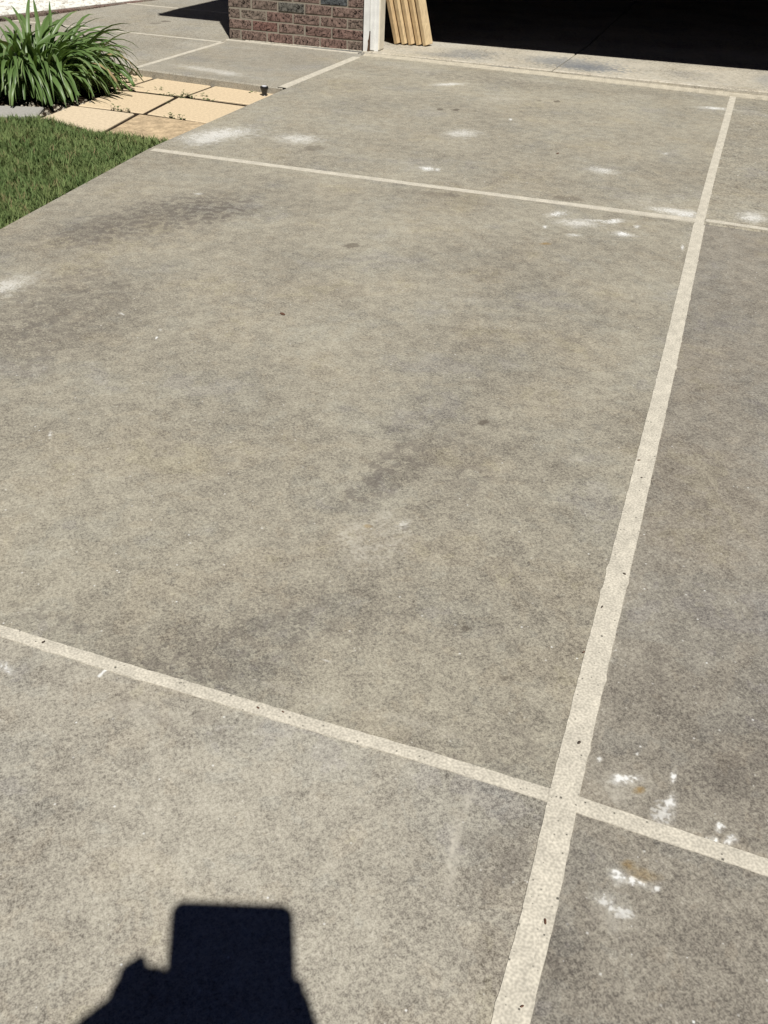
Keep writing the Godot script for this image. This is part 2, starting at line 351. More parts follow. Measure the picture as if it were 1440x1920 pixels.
func concrete(w: int, h: int, rect: Rect2, seed_n: int, off: int, lut_stops: Array, with_stains := true, specks := 650.0, km := 82, kc := 46) -> StandardMaterial3D:
	var px := rect.size.x / w                                         # metres per texel
	_w = w
	_kf = 120; _km = km; _kc = kc; _off = off
	var fine := noise(seed_n, clampf(px / 0.0045, 0.05, 0.48), 2, FastNoiseLite.TYPE_VALUE_CUBIC)
	fine.fractal_gain = 0.8
	_a = grey(fine, w, h)
	var skin := noise(seed_n + 1, px / 0.085, 6)
	skin.fractal_gain = 0.72
	skin.domain_warp_enabled = true
	skin.domain_warp_amplitude = 0.02 / px
	skin.domain_warp_frequency = px / 0.08
	_b = grey(skin, w, h)
	_e = grey_soft(noise(seed_n + 5, 4 * px / 0.09, 3), w, h, 4)
	_c = grey_soft(noise(seed_n + 2, 8 * px / 0.7, 5), w, h, 8)
	_d = grey_soft(noise(seed_n + 3, 8 * px / 0.55, 3), w, h, 8)
	# zones, at an eighth of the size
	var zw := w / 8
	var zh := h / 8
	var zone := PackedFloat32Array()
	zone.resize(zw * zh)
	var warp := noise(seed_n + 4, 4.0, 3)
	var small := []
	if with_stains:
		for s in STAINS:
			if s[0] == "m" or s[0] == "l":
				var c := Vector2(s[1], s[2]); var u := Vector2(s[3], s[4]); var v := Vector2(s[5], s[6])
				var ext := Vector2(absf(u.x) + absf(v.x), absf(u.y) + absf(v.y)) * 1.6
				var det := u.x * v.y - u.y * v.x
				for zy in range(maxi(0, int((c.y - ext.y - rect.position.y) / rect.size.y * zh)), mini(zh, int((c.y + ext.y - rect.position.y) / rect.size.y * zh) + 1)):
					for zx in range(maxi(0, int((c.x - ext.x - rect.position.x) / rect.size.x * zw)), mini(zw, int((c.x + ext.x - rect.position.x) / rect.size.x * zw) + 1)):
						var p := rect.position + Vector2((zx + 0.5) / zw * rect.size.x, (zy + 0.5) / zh * rect.size.y)
						p += Vector2(warp.get_noise_2d(p.x, p.y), warp.get_noise_2d(p.x + 40, p.y)) * 0.12
						var q := p - c
						var r := Vector2((q.x * v.y - q.y * v.x) / det, (u.x * q.y - u.y * q.x) / det).length()
						if r < 1.45: zone[zy * zw + zx] += (-1.0 if s[0] == "m" else 0.75) * s[7] * smoothstep(1.45, 0.2, r) * 33.0
			else:
				small.append(s)
	var zb := PackedByteArray()
	zb.resize(zw * zh)
	for i in zw * zh: zb[i] = int(clampf(128 + zone[i], 0, 255))
	var zi := Image.create_from_data(zw, zh, false, Image.FORMAT_L8, zb)
	zi.resize(w, h, Image.INTERPOLATE_CUBIC)
	_z = zi.get_data()
	_lut = PackedInt32Array()
	_lut.resize(256 * 3)
	for i in 256:
		var f := i / 255.0
		var k := 0
		while k < lut_stops.size() - 2 and f > lut_stops[k + 1][0]: k += 1
		var f2: float = clampf((f - lut_stops[k][0]) / (lut_stops[k + 1][0] - lut_stops[k][0]), 0, 1)
		var c: Color = seen(lerpf(lut_stops[k][1], lut_stops[k + 1][1], f2), lerpf(lut_stops[k][2], lut_stops[k + 1][2], f2), lerpf(lut_stops[k][3], lut_stops[k + 1][3], f2))
		_lut[i * 3] = int(c.r * 255); _lut[i * 3 + 1] = int(c.g * 255); _lut[i * 3 + 2] = int(c.b * 255)
	_rows = []
	_rows.resize(h)
	var job := WorkerThreadPool.add_group_task(_row, h)
	WorkerThreadPool.wait_for_group_task_completion(job)
	var all := PackedByteArray()
	for r in _rows: all.append_array(r)
	_rows = []
	# the small stains
	var nf := noise(seed_n + 9, 1.0 / 0.011, 2)
	var nm := noise(seed_n + 10, 1.0 / 0.05, 3)
	var nk := noise(seed_n + 11, 1.0 / 0.05, 4)
	var white := seen(246, 246, 244); var pale := seen(206, 200, 187); var slate := seen(100, 108, 122); var film := seen(116, 109, 103); var dark := seen(92, 84, 76); var brown := seen(96, 66, 48); var rust := seen(160, 128, 78)
	for s in small:
		var c := Vector2(s[1], s[2]); var u := Vector2(s[3], s[4]); var v := Vector2(s[5], s[6])
		var ext := Vector2(absf(u.x) + absf(v.x), absf(u.y) + absf(v.y)) * 1.7
		var det := u.x * v.y - u.y * v.x
		var big: float = minf(u.length(), v.length())
		var kind: String = s[0]
		if kind == "w":
			u *= 1.25; v *= 1.25
			ext *= 1.25; det *= 1.5625
		var to: Color = {"w": white, "p": pale, "d": dark, "b": brown, "r": rust, "g": slate, "k": film, "o": pale}[kind]
		var y0 := maxi(0, int((c.y - ext.y - rect.position.y) / rect.size.y * h)); var y1 := mini(h, int((c.y + ext.y - rect.position.y) / rect.size.y * h) + 1)
		var x0 := maxi(0, int((c.x - ext.x - rect.position.x) / rect.size.x * w)); var x1 := mini(w, int((c.x + ext.x - rect.position.x) / rect.size.x * w) + 1)
		for y in range(y0, y1):
			for x in range(x0, x1):
				var p := rect.position + Vector2((x + 0.5) / w * rect.size.x, (y + 0.5) / h * rect.size.y)
				var g1 := nm.get_noise_2d(p.x, p.y)
				var g2 := nf.get_noise_2d(p.x, p.y)
				var g3 := nk.get_noise_2d(p.x, p.y) if kind == "k" else 0.0
				var q := p - c + Vector2(g1, nm.get_noise_2d(p.x + 9.0, p.y)) * big * 0.5
				var r := Vector2((q.x * v.y - q.y * v.x) / det, (u.x * q.y - u.y * q.x) / det).length()
				var f := 0.0
				match kind:
					"w": f = (0.5 * smoothstep(1.45, 0.2, r + g1 * 0.5) * (0.8 + g2 * 0.5) + 0.62 * smoothstep(0.0, 0.35, 0.60 - r + g2 * 0.75 + g1 * 0.6)) * s[7]
					"p": f = smoothstep(1.35, 0.1, r + g1 * 0.5) * (0.42 + g1 * 0.8 + g2 * 0.55) * 1.2 * s[7]
					"d", "b": f = smoothstep(1.15, 0.7, r + g2 * 0.25) * (0.55 if kind == "d" else 0.9) * s[7]
					"g": f = smoothstep(1.2, 0.4, r + g1 * 0.6) * (0.7 + g2 * 0.3 + g1 * 0.3) * 0.6 * s[7]
					"k": f = smoothstep(1.35, 0.5, r) * smoothstep(-0.02, 0.16, g3 + g2 * 0.15) * 0.5 * s[7]
					"o": f = smoothstep(0.5, 0.0, absf(r - 0.75 + g1 * 0.3)) * (0.32 + g2 * 0.5 + g1 * 0.5) * s[7]
					"r": f = smoothstep(1.3, 0.2, r) * (0.8 + g2 * 0.5) * 0.75 * s[7]
				f = clampf(f, 0, 1)
				if f > 0.01:
					var o := (y * w + x) * 3
					all[o] = int(lerpf(all[o], to.r * 255, f)); all[o + 1] = int(lerpf(all[o + 1], to.g * 255, f)); all[o + 2] = int(lerpf(all[o + 2], to.b * 255, f))
	# grains of pale and dark aggregate that show at the surface
	var r2 := RandomNumberGenerator.new()
	r2.seed = seed_n + 77
	for i in int(specks * rect.size.x * rect.size.y):
		var x := r2.randi_range(1, w - 3)
		var y := r2.randi_range(1, h - 3)
		var bright := r2.randf() < 0.62
		var f := pow(r2.randf_range(0.2, 1.0), 2.2) * (0.95 if bright else 0.7)
		var sz := (2 if r2.randf() < 0.3 else 1) * (1 if px > 0.0013 else 2)
		for dy in sz:
			for dx in sz:
				var o := ((y + dy) * w + x + dx) * 3
				var to := white if bright else dark
				all[o] = int(lerpf(all[o], to.r * 255, f)); all[o + 1] = int(lerpf(all[o + 1], to.g * 255, f)); all[o + 2] = int(lerpf(all[o + 2], to.b * 255, f))
	var m := mat(Color.WHITE, 0.95, 0.2)
	m.albedo_texture = ImageTexture.create_from_image(Image.create_from_data(w, h, false, Image.FORMAT_RGB8, all))
	m.texture_repeat = true
	return m

# ---------------------------------------------------------------- plants
func leaf_blade(st: SurfaceTool, at: Vector3, turn: float, length: float, width: float, a0: float, bend: float, twist: float, floor_y: float, segs := 9) -> void:
	var p := at
	var out := Vector3(cos(turn), 0, sin(turn))
	var side0 := Vector3(-sin(turn), 0, cos(turn))
	var prev := []
	var stepl := length / segs
	for i in segs + 1:
		var t := float(i) / segs
		var ang := a0 - bend * pow(t, 1.25)
		var dir := out * cos(ang) + Vector3.UP * sin(ang)
		var nrm := -out * sin(ang) + Vector3.UP * cos(ang)
		var side := side0.rotated(dir.normalized(), twist * t)
		nrm = nrm.rotated(dir.normalized(), twist * t)
		var w := width * (0.55 + 0.9 * t) if t < 0.5 else width * (1.0 - pow((t - 0.5) / 0.5, 2.2) * 0.97)
		var row := [p - side * w / 2.0 + nrm * w * 0.22, p, p + side * w / 2.0 + nrm * w * 0.22]
		if prev:
			st.set_smooth_group(0)
			for k in 2:
				for q in [prev[k], row[k], row[k + 1], prev[k], row[k + 1], prev[k + 1]]: st.add_vertex(q)
		prev = row
		p += dir * stepl
		if p.y < floor_y + 0.012: p.y = floor_y + 0.012 + 0.004 * i

func add_lathe(st: SurfaceTool, prof: Array, at: Vector3, n := 24) -> void:
	for i in prof.size() - 1:
		for k in n:
			var a := TAU * k / n
			var b := TAU * (k + 1) / n
			var q := func(j: int, w: float): return at + Vector3(cos(w) * prof[j].x, prof[j].y, sin(w) * prof[j].x)
			st.set_smooth_group(i)
			for v in [q.call(i, a), q.call(i + 1, a), q.call(i + 1, b), q.call(i, a), q.call(i + 1, b), q.call(i, b)]: st.add_vertex(v)

func add_tube(st: SurfaceTool, a: Vector3, b: Vector3, ra: float, rb: float, n := 6) -> void:
	var d := (b - a).normalized()
	var u := d.cross(Vector3(0.3, 0.2, 0.9)).normalized()
	var v := d.cross(u)
	st.set_smooth_group(0)
	for k in n:
		var c := u * cos(TAU * k / n) + v * sin(TAU * k / n)
		var e := u * cos(TAU * (k + 1) / n) + v * sin(TAU * (k + 1) / n)
		for q in [a + c * ra, b + c * rb, b + e * rb, a + c * ra, b + e * rb, a + e * ra]: st.add_vertex(q)

# ---------------------------------------------------------------- bodies: tapered capsules joined smoothly, meshed as surface nets
func field(p: Vector3, bones: Array, k: float) -> float:
	var d := 1e9
	for b in bones:
		var a: Vector3 = b[0]
		var ab: Vector3 = b[1] - a
		var t := clampf((p - a).dot(ab) / maxf(ab.length_squared(), 1e-9), 0, 1)
		var e := p.distance_to(a + ab * t) - lerpf(b[2], b[3], t)
		if e - d > k: continue
		if d - e > k:
			d = e
			continue
		var h := clampf(0.5 + 0.5 * (d - e) / k, 0, 1)
		d = lerpf(d, e, h) - k * h * (1 - h)
	return d

func net(st: SurfaceTool, bones: Array, cell: float, k: float, paint: Callable) -> void:
	var lo := Vector3(1e9, 1e9, 1e9)
	var hi := -lo
	for b in bones:
		var r: float = maxf(b[2], b[3]) + k * 0.3 + cell * 2
		for e in [b[0], b[1]]:
			lo = lo.min(e - Vector3(r, r, r)); hi = hi.max(e + Vector3(r, r, r))
	var n := Vector3i(((hi - lo) / cell).ceil()) + Vector3i.ONE
	var vals := {}
	# sample only near bones
	for b in bones:
		var r: float = maxf(b[2], b[3]) + k * 0.3 + cell * 2
		var l2: Vector3 = b[0].min(b[1]) - Vector3(r, r, r)
		var h2: Vector3 = b[0].max(b[1]) + Vector3(r, r, r)
		var i0 := Vector3i(((l2 - lo) / cell).floor()).max(Vector3i.ZERO)
		var i1 := Vector3i(((h2 - lo) / cell).ceil()).min(n - Vector3i.ONE)
		for x in range(i0.x, i1.x + 1):
			for y in range(i0.y, i1.y + 1):
				for z in range(i0.z, i1.z + 1):
					var key := (x * n.y + y) * n.z + z
					if vals.has(key): continue
					var p := lo + Vector3(x, y, z) * cell
					var ab: Vector3 = b[1] - b[0]
					var t := clampf((p - b[0]).dot(ab) / maxf(ab.length_squared(), 1e-9), 0, 1)
					if p.distance_to(b[0] + ab * t) - lerpf(b[2], b[3], t) > cell * 2.2 + k * 0.3: continue
					vals[key] = field(p, bones, k)
	var verts := {}
	var sx := n.y * n.z
	var sy := n.z
	for key in vals:
		var corners := [key, key + sx, key + sy, key + sx + sy, key + 1, key + sx + 1, key + sy + 1, key + sx + sy + 1]
		var inside := 0
		var ok := true
		for c in corners:
			if not vals.has(c):
				ok = false
				break
			if vals[c] < 0: inside += 1
		if not ok or inside == 0 or inside == 8: continue
		var z0: int = key % n.z
		var y0: int = (key / n.z) % n.y
		var x0: int = key / sx
		var acc := Vector3.ZERO
		var cnt := 0
		for e in [[0, 1], [2, 3], [4, 5], [6, 7], [0, 2], [1, 3], [4, 6], [5, 7], [0, 4], [1, 5], [2, 6], [3, 7]]:
			var va: float = vals[corners[e[0]]]
			var vb: float = vals[corners[e[1]]]
			if (va < 0) == (vb < 0): continue
			var f := va / (va - vb)
			var pa := Vector3(e[0] & 1, (e[0] >> 1) & 1, (e[0] >> 2) & 1)
			var pb := Vector3(e[1] & 1, (e[1] >> 1) & 1, (e[1] >> 2) & 1)
			acc += pa.lerp(pb, f)
			cnt += 1
		verts[key] = lo + (Vector3(x0, y0, z0) + acc / cnt) * cell
	st.set_smooth_group(0)
	for key in verts:
		for ax in 3:
			var s: int = [sx, sy, 1][ax]
			var u: int = [sy, 1, sx][ax]
			var v: int = [1, sx, sy][ax]
			if not vals.has(key + s): continue
			var va: float = vals[key]
			var vb: float = vals[key + s]
			if (va < 0) == (vb < 0): continue
			var q := [key, key - u, key - u - v, key - v]
			var whole := true
			for c in q:
				if not verts.has(c): whole = false
			if not whole: continue
			var order := [0, 1, 2, 0, 2, 3] if va > 0 else [0, 2, 1, 0, 3, 2]
			for o in order:
				var p: Vector3 = verts[q[o]]
				st.set_color(paint.call(p))
				st.add_vertex(p)

# ---------------------------------------------------------------- things
func strip_x(z: float) -> float:                # the driveway's left edge
	return -2.69 + maxf(0.0, z + 4.33) * 0.0935

func make_driveway() -> void:
	var warm := [[0.0, 82, 78, 73], [0.3, 133, 127, 117], [0.5, 168, 161.5, 147], [0.72, 192, 185.5, 168], [1.0, 219, 213, 198]]
	var cool := [[0.0, 76, 72, 68], [0.3, 122, 116, 108], [0.5, 153, 146.5, 135.5], [0.72, 176, 169.5, 156], [1.0, 212, 208, 198]]
	var near := [[0.0, 84, 79, 71], [0.3, 141, 135, 126], [0.5, 176, 170, 157], [0.72, 200, 194, 179], [1.0, 222, 216, 204]]
	var walk := [[0.0, 84, 78, 68], [0.3, 138, 132, 121], [0.5, 170, 164, 151], [0.72, 190, 184, 170], [1.0, 214, 208, 194]]
	var drive := setting("driveway")
	var r := Rect2(-2.75, -4.32, 2.75, 3.25)
	M.p1 = concrete(1600, 1900, r, 101, 134, warm)
	put(slab(PackedVector2Array([Vector2(-2.69, -4.315), Vector2(-0.012, -4.315), Vector2(-0.012, -1.073), Vector2(strip_x(-1.07), -1.073)]), flat, 0.13, 0.007, r), M.p1, "concrete_panel", drive)
	r = Rect2(-2.45, -1.07, 2.45, 3.2)
	M.p0 = concrete(1600, 2048, r, 202, 132, near)
	put(slab(PackedVector2Array([Vector2(strip_x(-1.07), -1.067), Vector2(-0.012, -1.067), Vector2(-0.012, 2.13), Vector2(-2.08, 2.13)]), flat, 0.13, 0.007, r), M.p0, "concrete_panel", drive)
	r = Rect2(-2.72, -7.4, 2.72, 3.08)
	M.p2 = concrete(1200, 1360, r, 303, 140, warm)
	put(slab(PackedVector2Array([Vector2(-2.70, -7.418), Vector2(-2.4, -7.418), Vector2(-0.008, -7.292), Vector2(-0.008, -4.325), Vector2(-2.69, -4.325)]), flat, 0.13, 0.007, r), M.p2, "concrete_panel", drive)
	r = Rect2(-0.01, -4.32, 2.7, 3.25)
	M.r1 = concrete(1500, 1700, r, 404, 132, cool)
	put(slab(lane(-0.006, -4.315, 2.66, -1.073), flat, 0.13, 0.007, r), M.r1, "concrete_panel", drive)
	r = Rect2(-0.01, -1.07, 2.7, 3.2)
	M.r0 = concrete(1500, 1700, r, 505, 134, cool)
	put(slab(lane(-0.006, -1.067, 2.66, 2.13), flat, 0.13, 0.007, r), M.r0, "concrete_panel", drive)
	r = Rect2(-0.01, -7.4, 2.7, 3.08)
	M.r2 = concrete(800, 920, r, 606, 130, warm)
	put(slab(lane(-0.002, -7.292, 2.66, -4.325), flat, 0.13, 0.007, r), M.r2, "concrete_panel", drive)
	put(slab(PackedVector2Array([Vector2(-2.08, 2.137), Vector2(-0.012, 2.137), Vector2(-0.012, 5.5), Vector2(-1.8, 5.5)]), flat, 0.13, 0.007, Rect2(-2.45, 2.1, 2.45, 3.4)), M.p1, "concrete_panel", drive)
	put(slab(lane(-0.006, 2.137, 2.66, 5.5), flat, 0.13, 0.007, Rect2(-0.01, 2.1, 2.7, 3.4)), M.r1, "concrete_panel", drive)
	# sealed joints
	var s: StandardMaterial3D = M.sealant
	put(bead([Vector2(-0.0105, 5.5), Vector2(-0.0105, -0.70), Vector2(-0.0075, -0.86), Vector2(-0.0115, -1.07), Vector2(-0.011, -1.4), Vector2(-0.0075, -1.89), Vector2(-0.005, -2.8), Vector2(-0.0115, -4.29)], 0.051, 0.0022, flat, 11), s, "joint_sealant", drive)
	put(bead([Vector2(-0.014, -4.29), Vector2(-0.010, -5.2), Vector2(0.0, -6.2), Vector2(0.0095, -7.335)], 0.043, 0.002, flat, 12), s, "joint_sealant", drive)
	put(bead([Vector2(strip_x(-1.07) + 0.01, -1.071), Vector2(-1.1, -1.073), Vector2(-0.86, -1.069), Vector2(-0.5, -1.068), Vector2(-0.24, -1.070), Vector2(-0.034, -1.066)], 0.029, 0.0018, flat, 13), s, "joint_sealant", drive)
	put(bead([Vector2(0.012, -1.064), Vector2(0.15, -1.058), Vector2(0.31, -1.051), Vector2(2.66, -1.051)], 0.034, 0.0018, flat, 14), s, "joint_sealant", drive)
	put(bead([Vector2(-2.655, -4.29), Vector2(-1.63, -4.306), Vector2(-0.74, -4.327), Vector2(-0.032, -4.352)], 0.046, 0.0018, flat, 15), s, "joint_sealant", drive)
	put(bead([Vector2(0.010, -4.372), Vector2(0.27, -4.362), Vector2(2.66, -4.35)], 0.036, 0.0018, flat, 16), s, "joint_sealant", drive)
	put(bead([Vector2(-2.08, 2.133), Vector2(2.66, 2.133)], 0.034, 0.0018, flat, 17), s, "joint_sealant", drive)
	put(bead([Vector2(-2.722, -5.995), Vector2(-2.70, -7.30)], 0.062, 0.0022, flat, 18), s, "joint_sealant", drive)
	# the fillet that runs up to the garage floor
	var st := begin()
	var rr := RandomNumberGenerator.new()
	rr.seed = 5
	var prev := []
	for i in 190:
		var x := -2.68 + i * 0.028
		var back_z := lip_z(x)
		var zf := lerpf(-7.372, -7.278, clampf((x + 2.4) / 2.4, 0, 1)) + rr.randf_range(-0.006, 0.006)
		var q := Vector2(x, -7.45)
		var row := [Vector3(x, -0.01, zf), Vector3(x, 0.003, zf - 0.004), Vector3(x, floor_y(q) * 0.3, lerpf(zf, back_z, 0.5) + rr.randf_range(-0.003, 0.003)), Vector3(x, floor_y(q) * 0.5, lerpf(zf, back_z, 0.85)), Vector3(x, floor_y(q) * rr.randf_range(0.55, 0.68), back_z + 0.003), Vector3(x, floor_y(q) * 0.5, back_z - 0.01)]
		if prev:
			for k in 5: quad_out(st, prev[k], row[k], row[k + 1], prev[k + 1], Vector3(x, -0.4, -7.5))
		prev = row
	put(done(st), M.fillet, "joint_sealant", drive)
	# walkway to the front door
	var walkway := setting("walkway")
	r = Rect2(-3.85, -7.5, 1.15, 1.5)
	M.w1 = concrete(512, 640, r, 707, 132, walk, true, 90.0, 50, 40)
	put(slab(PackedVector2Array([Vector2(-3.826, -7.60), Vector2(-2.706, -7.60), Vector2(-2.716, -5.99), Vector2(-3.826, -6.075)]), flat, 0.11, 0.010, r), M.w1, "concrete_panel", walkway)
	r = Rect2(-6.4, -9.6, 2.6, 3.6)
	M.w2 = concrete(640, 880, r, 808, 138, walk, true, 90.0, 50, 40)
	put(slab(PackedVector2Array([Vector2(-3.834, -7.340), Vector2(-3.834, -6.075), Vector2(-6.2, -6.25), Vector2(-6.2, -7.340)]), flat, 0.11, 0.010, r), M.w2, "concrete_panel", walkway)
	put(slab(PackedVector2Array([Vector2(-3.834, -8.60), Vector2(-3.834, -7.348), Vector2(-6.2, -7.348), Vector2(-6.2, -8.60)]), porch_rise, 0.11, 0.008, r), M.w2, "concrete_panel", walkway)
	put(slab(PackedVector2Array([Vector2(-3.834, -11.5), Vector2(-3.834, -8.608), Vector2(-6.2, -8.608), Vector2(-6.2, -11.5)]), porch_rise, 0.11, 0.008, r), M.w2, "concrete_panel", walkway)
	put(bead([Vector2(-3.838, -6.09), Vector2(-3.828, -7.33)], 0.042, 0.002, flat, 21), s, "joint_sealant", walkway)
	put(bead([Vector2(-6.2, -7.344), Vector2(-3.84, -7.344)], 0.036, 0.0018, flat, 22), s, "joint_sealant", walkway)
	put(bead([Vector2(-6.2, -8.604), Vector2(-3.86, -8.604)], 0.036, 0.0018, porch_rise, 24), s, "joint_sealant", walkway)
	put(bead([Vector2(-3.85, -7.452), Vector2(-2.74, -7.447)], 0.04, 0.006, flat, 23), s, "joint_sealant", walkway)
	# a drip of sealant over the slab's edge
	st = begin()
	add_tube(st, Vector3(-3.838, 0.0, -6.072), Vector3(-3.838, -0.03, -6.066), 0.022, 0.012, 8)
	put(done(st), s, "sealant_drip", walkway)

func lip_z(x: float) -> float: return lerpf(-7.425, -7.300, clampf((x + 2.4) / 2.4, 0, 1))
func floor_y(q: Vector2) -> float: return 0.022 + 0.0095 * (q.x + 2.7)
func porch_rise(q: Vector2) -> float: return clampf((-7.344 - q.y) * 0.022, 0.0, 0.0276)
func low(_q: Vector2) -> float: return -0.045

func make_pavers() -> void:
	var path := setting("paver_path")
	put(slab(PackedVector2Array([Vector2(-4.25, -6.12), Vector2(-2.66, -6.02), Vector2(-2.66, -4.52), Vector2(-3.62, -4.62), Vector2(-4.2, -4.9)]), func(_q): return -0.0545, 0.03, 0.002, Rect2(-5, -7, 1, 1)), M.soil, "sand_bed", path)
	var spots := [
		[[-4.15, -6.085], [-3.705, -6.082], [-3.712, -5.675], [-4.16, -5.68], 0], [[-3.675, -6.085], [-3.250, -6.080], [-3.255, -5.678], [-3.688, -5.672], 0], [[-3.220, -6.075], [-2.735, -6.03], [-2.728, -5.658], [-3.224, -5.672], 0],
		[[-3.70, -5.622], [-3.292, -5.622], [-3.230, -5.150], [-3.66, -5.138], 0], [[-3.258, -5.622], [-2.722, -5.606], [-2.716, -5.118], [-3.198, -5.146], 0],
		[[-3.665, -5.088], [-3.256, -5.096], [-3.178, -4.602], [-3.63, -4.67], 1], [[-3.222, -5.094], [-2.714, -5.072], [-2.705, -4.538], [-3.142, -4.592], 2]]
	for s in spots:
		var poly := PackedVector2Array()
		for k in 4: poly.append(Vector2(s[k][0], s[k][1]))
		var tilt := rng.randf_range(-0.006, 0.006)
		var lift := rng.randf_range(-0.003, 0.003)
		var top := func(q: Vector2): return -0.045 + lift + tilt * (q.x + 3.2)
		put(slab(poly, top, 0.04, 0.006, Rect2(poly[0].x, poly[0].y, 1, 1)), [M.paver, M.paver_pale, M.paver_dirty][s[4]], "paver", path)

func brick_wall(parent: Node) -> void:
	var wall := put(span(Vector3(-3.832, -0.02, -7.66), Vector3(-2.712, 2.45, -7.477), 0.002), M.mortar, "brick_wall", parent)
	var shapes := []
	for i in 5: shapes.append(block(Vector3(0.2115, 0.064, 0.09), 0.004, Transform3D(), 0.0016))
	var row := 0
	var y := 0.012
	while y < 2.38:
		var joints := [-3.84]
		var x := -3.735 if row % 2 == 0 else -3.638
		while x < -2.80:
			joints.append(x)
			x += 0.2225
		joints.append(-2.706)
		for k in joints.size() - 1:
			var w: float = joints[k + 1] - joints[k] - 0.010
			if w < 0.03: continue
			var b := put(shapes[rng.randi() % 5], M.bricks[brick_tone(row, k)], "brick", wall)
			b.position = Vector3((joints[k] + joints[k + 1]) / 2.0, y + 0.0335, -7.518 + rng.randf_range(-0.002, 0.002))
			b.scale = Vector3(w / 0.2115, 1, 1)
			b.rotation = Vector3(rng.randf_range(-0.012, 0.012), rng.randf_range(-0.012, 0.012), rng.randf_range(-0.006, 0.006))
		y += 0.0735
		row += 1

func brick_tone(row: int, k: int) -> int:
	var given := {[0, 0]: 3, [0, 1]: 0, [0, 2]: 1, [0, 3]: 0, [0, 4]: 1, [0, 5]: 3, [1, 0]: 0, [1, 1]: 2, [1, 2]: 0, [1, 3]: 1, [1, 4]: 1, [2, 0]: 3, [2, 1]: 4, [2, 2]: 1, [2, 3]: 0, [2, 4]: 0, [2, 5]: 3, [3, 0]: 3, [3, 1]: 3, [3, 2]: 5, [3, 3]: 0, [3, 4]: 0, [4, 1]: 1, [4, 2]: 0, [4, 4]: 6, [4, 5]: 0, [4, 3]: 0}
	if given.has([row, k]): return given[[row, k]]
	return [0, 0, 1, 1, 2, 3, 3, 0, 4, 5][rng.randi() % 10]

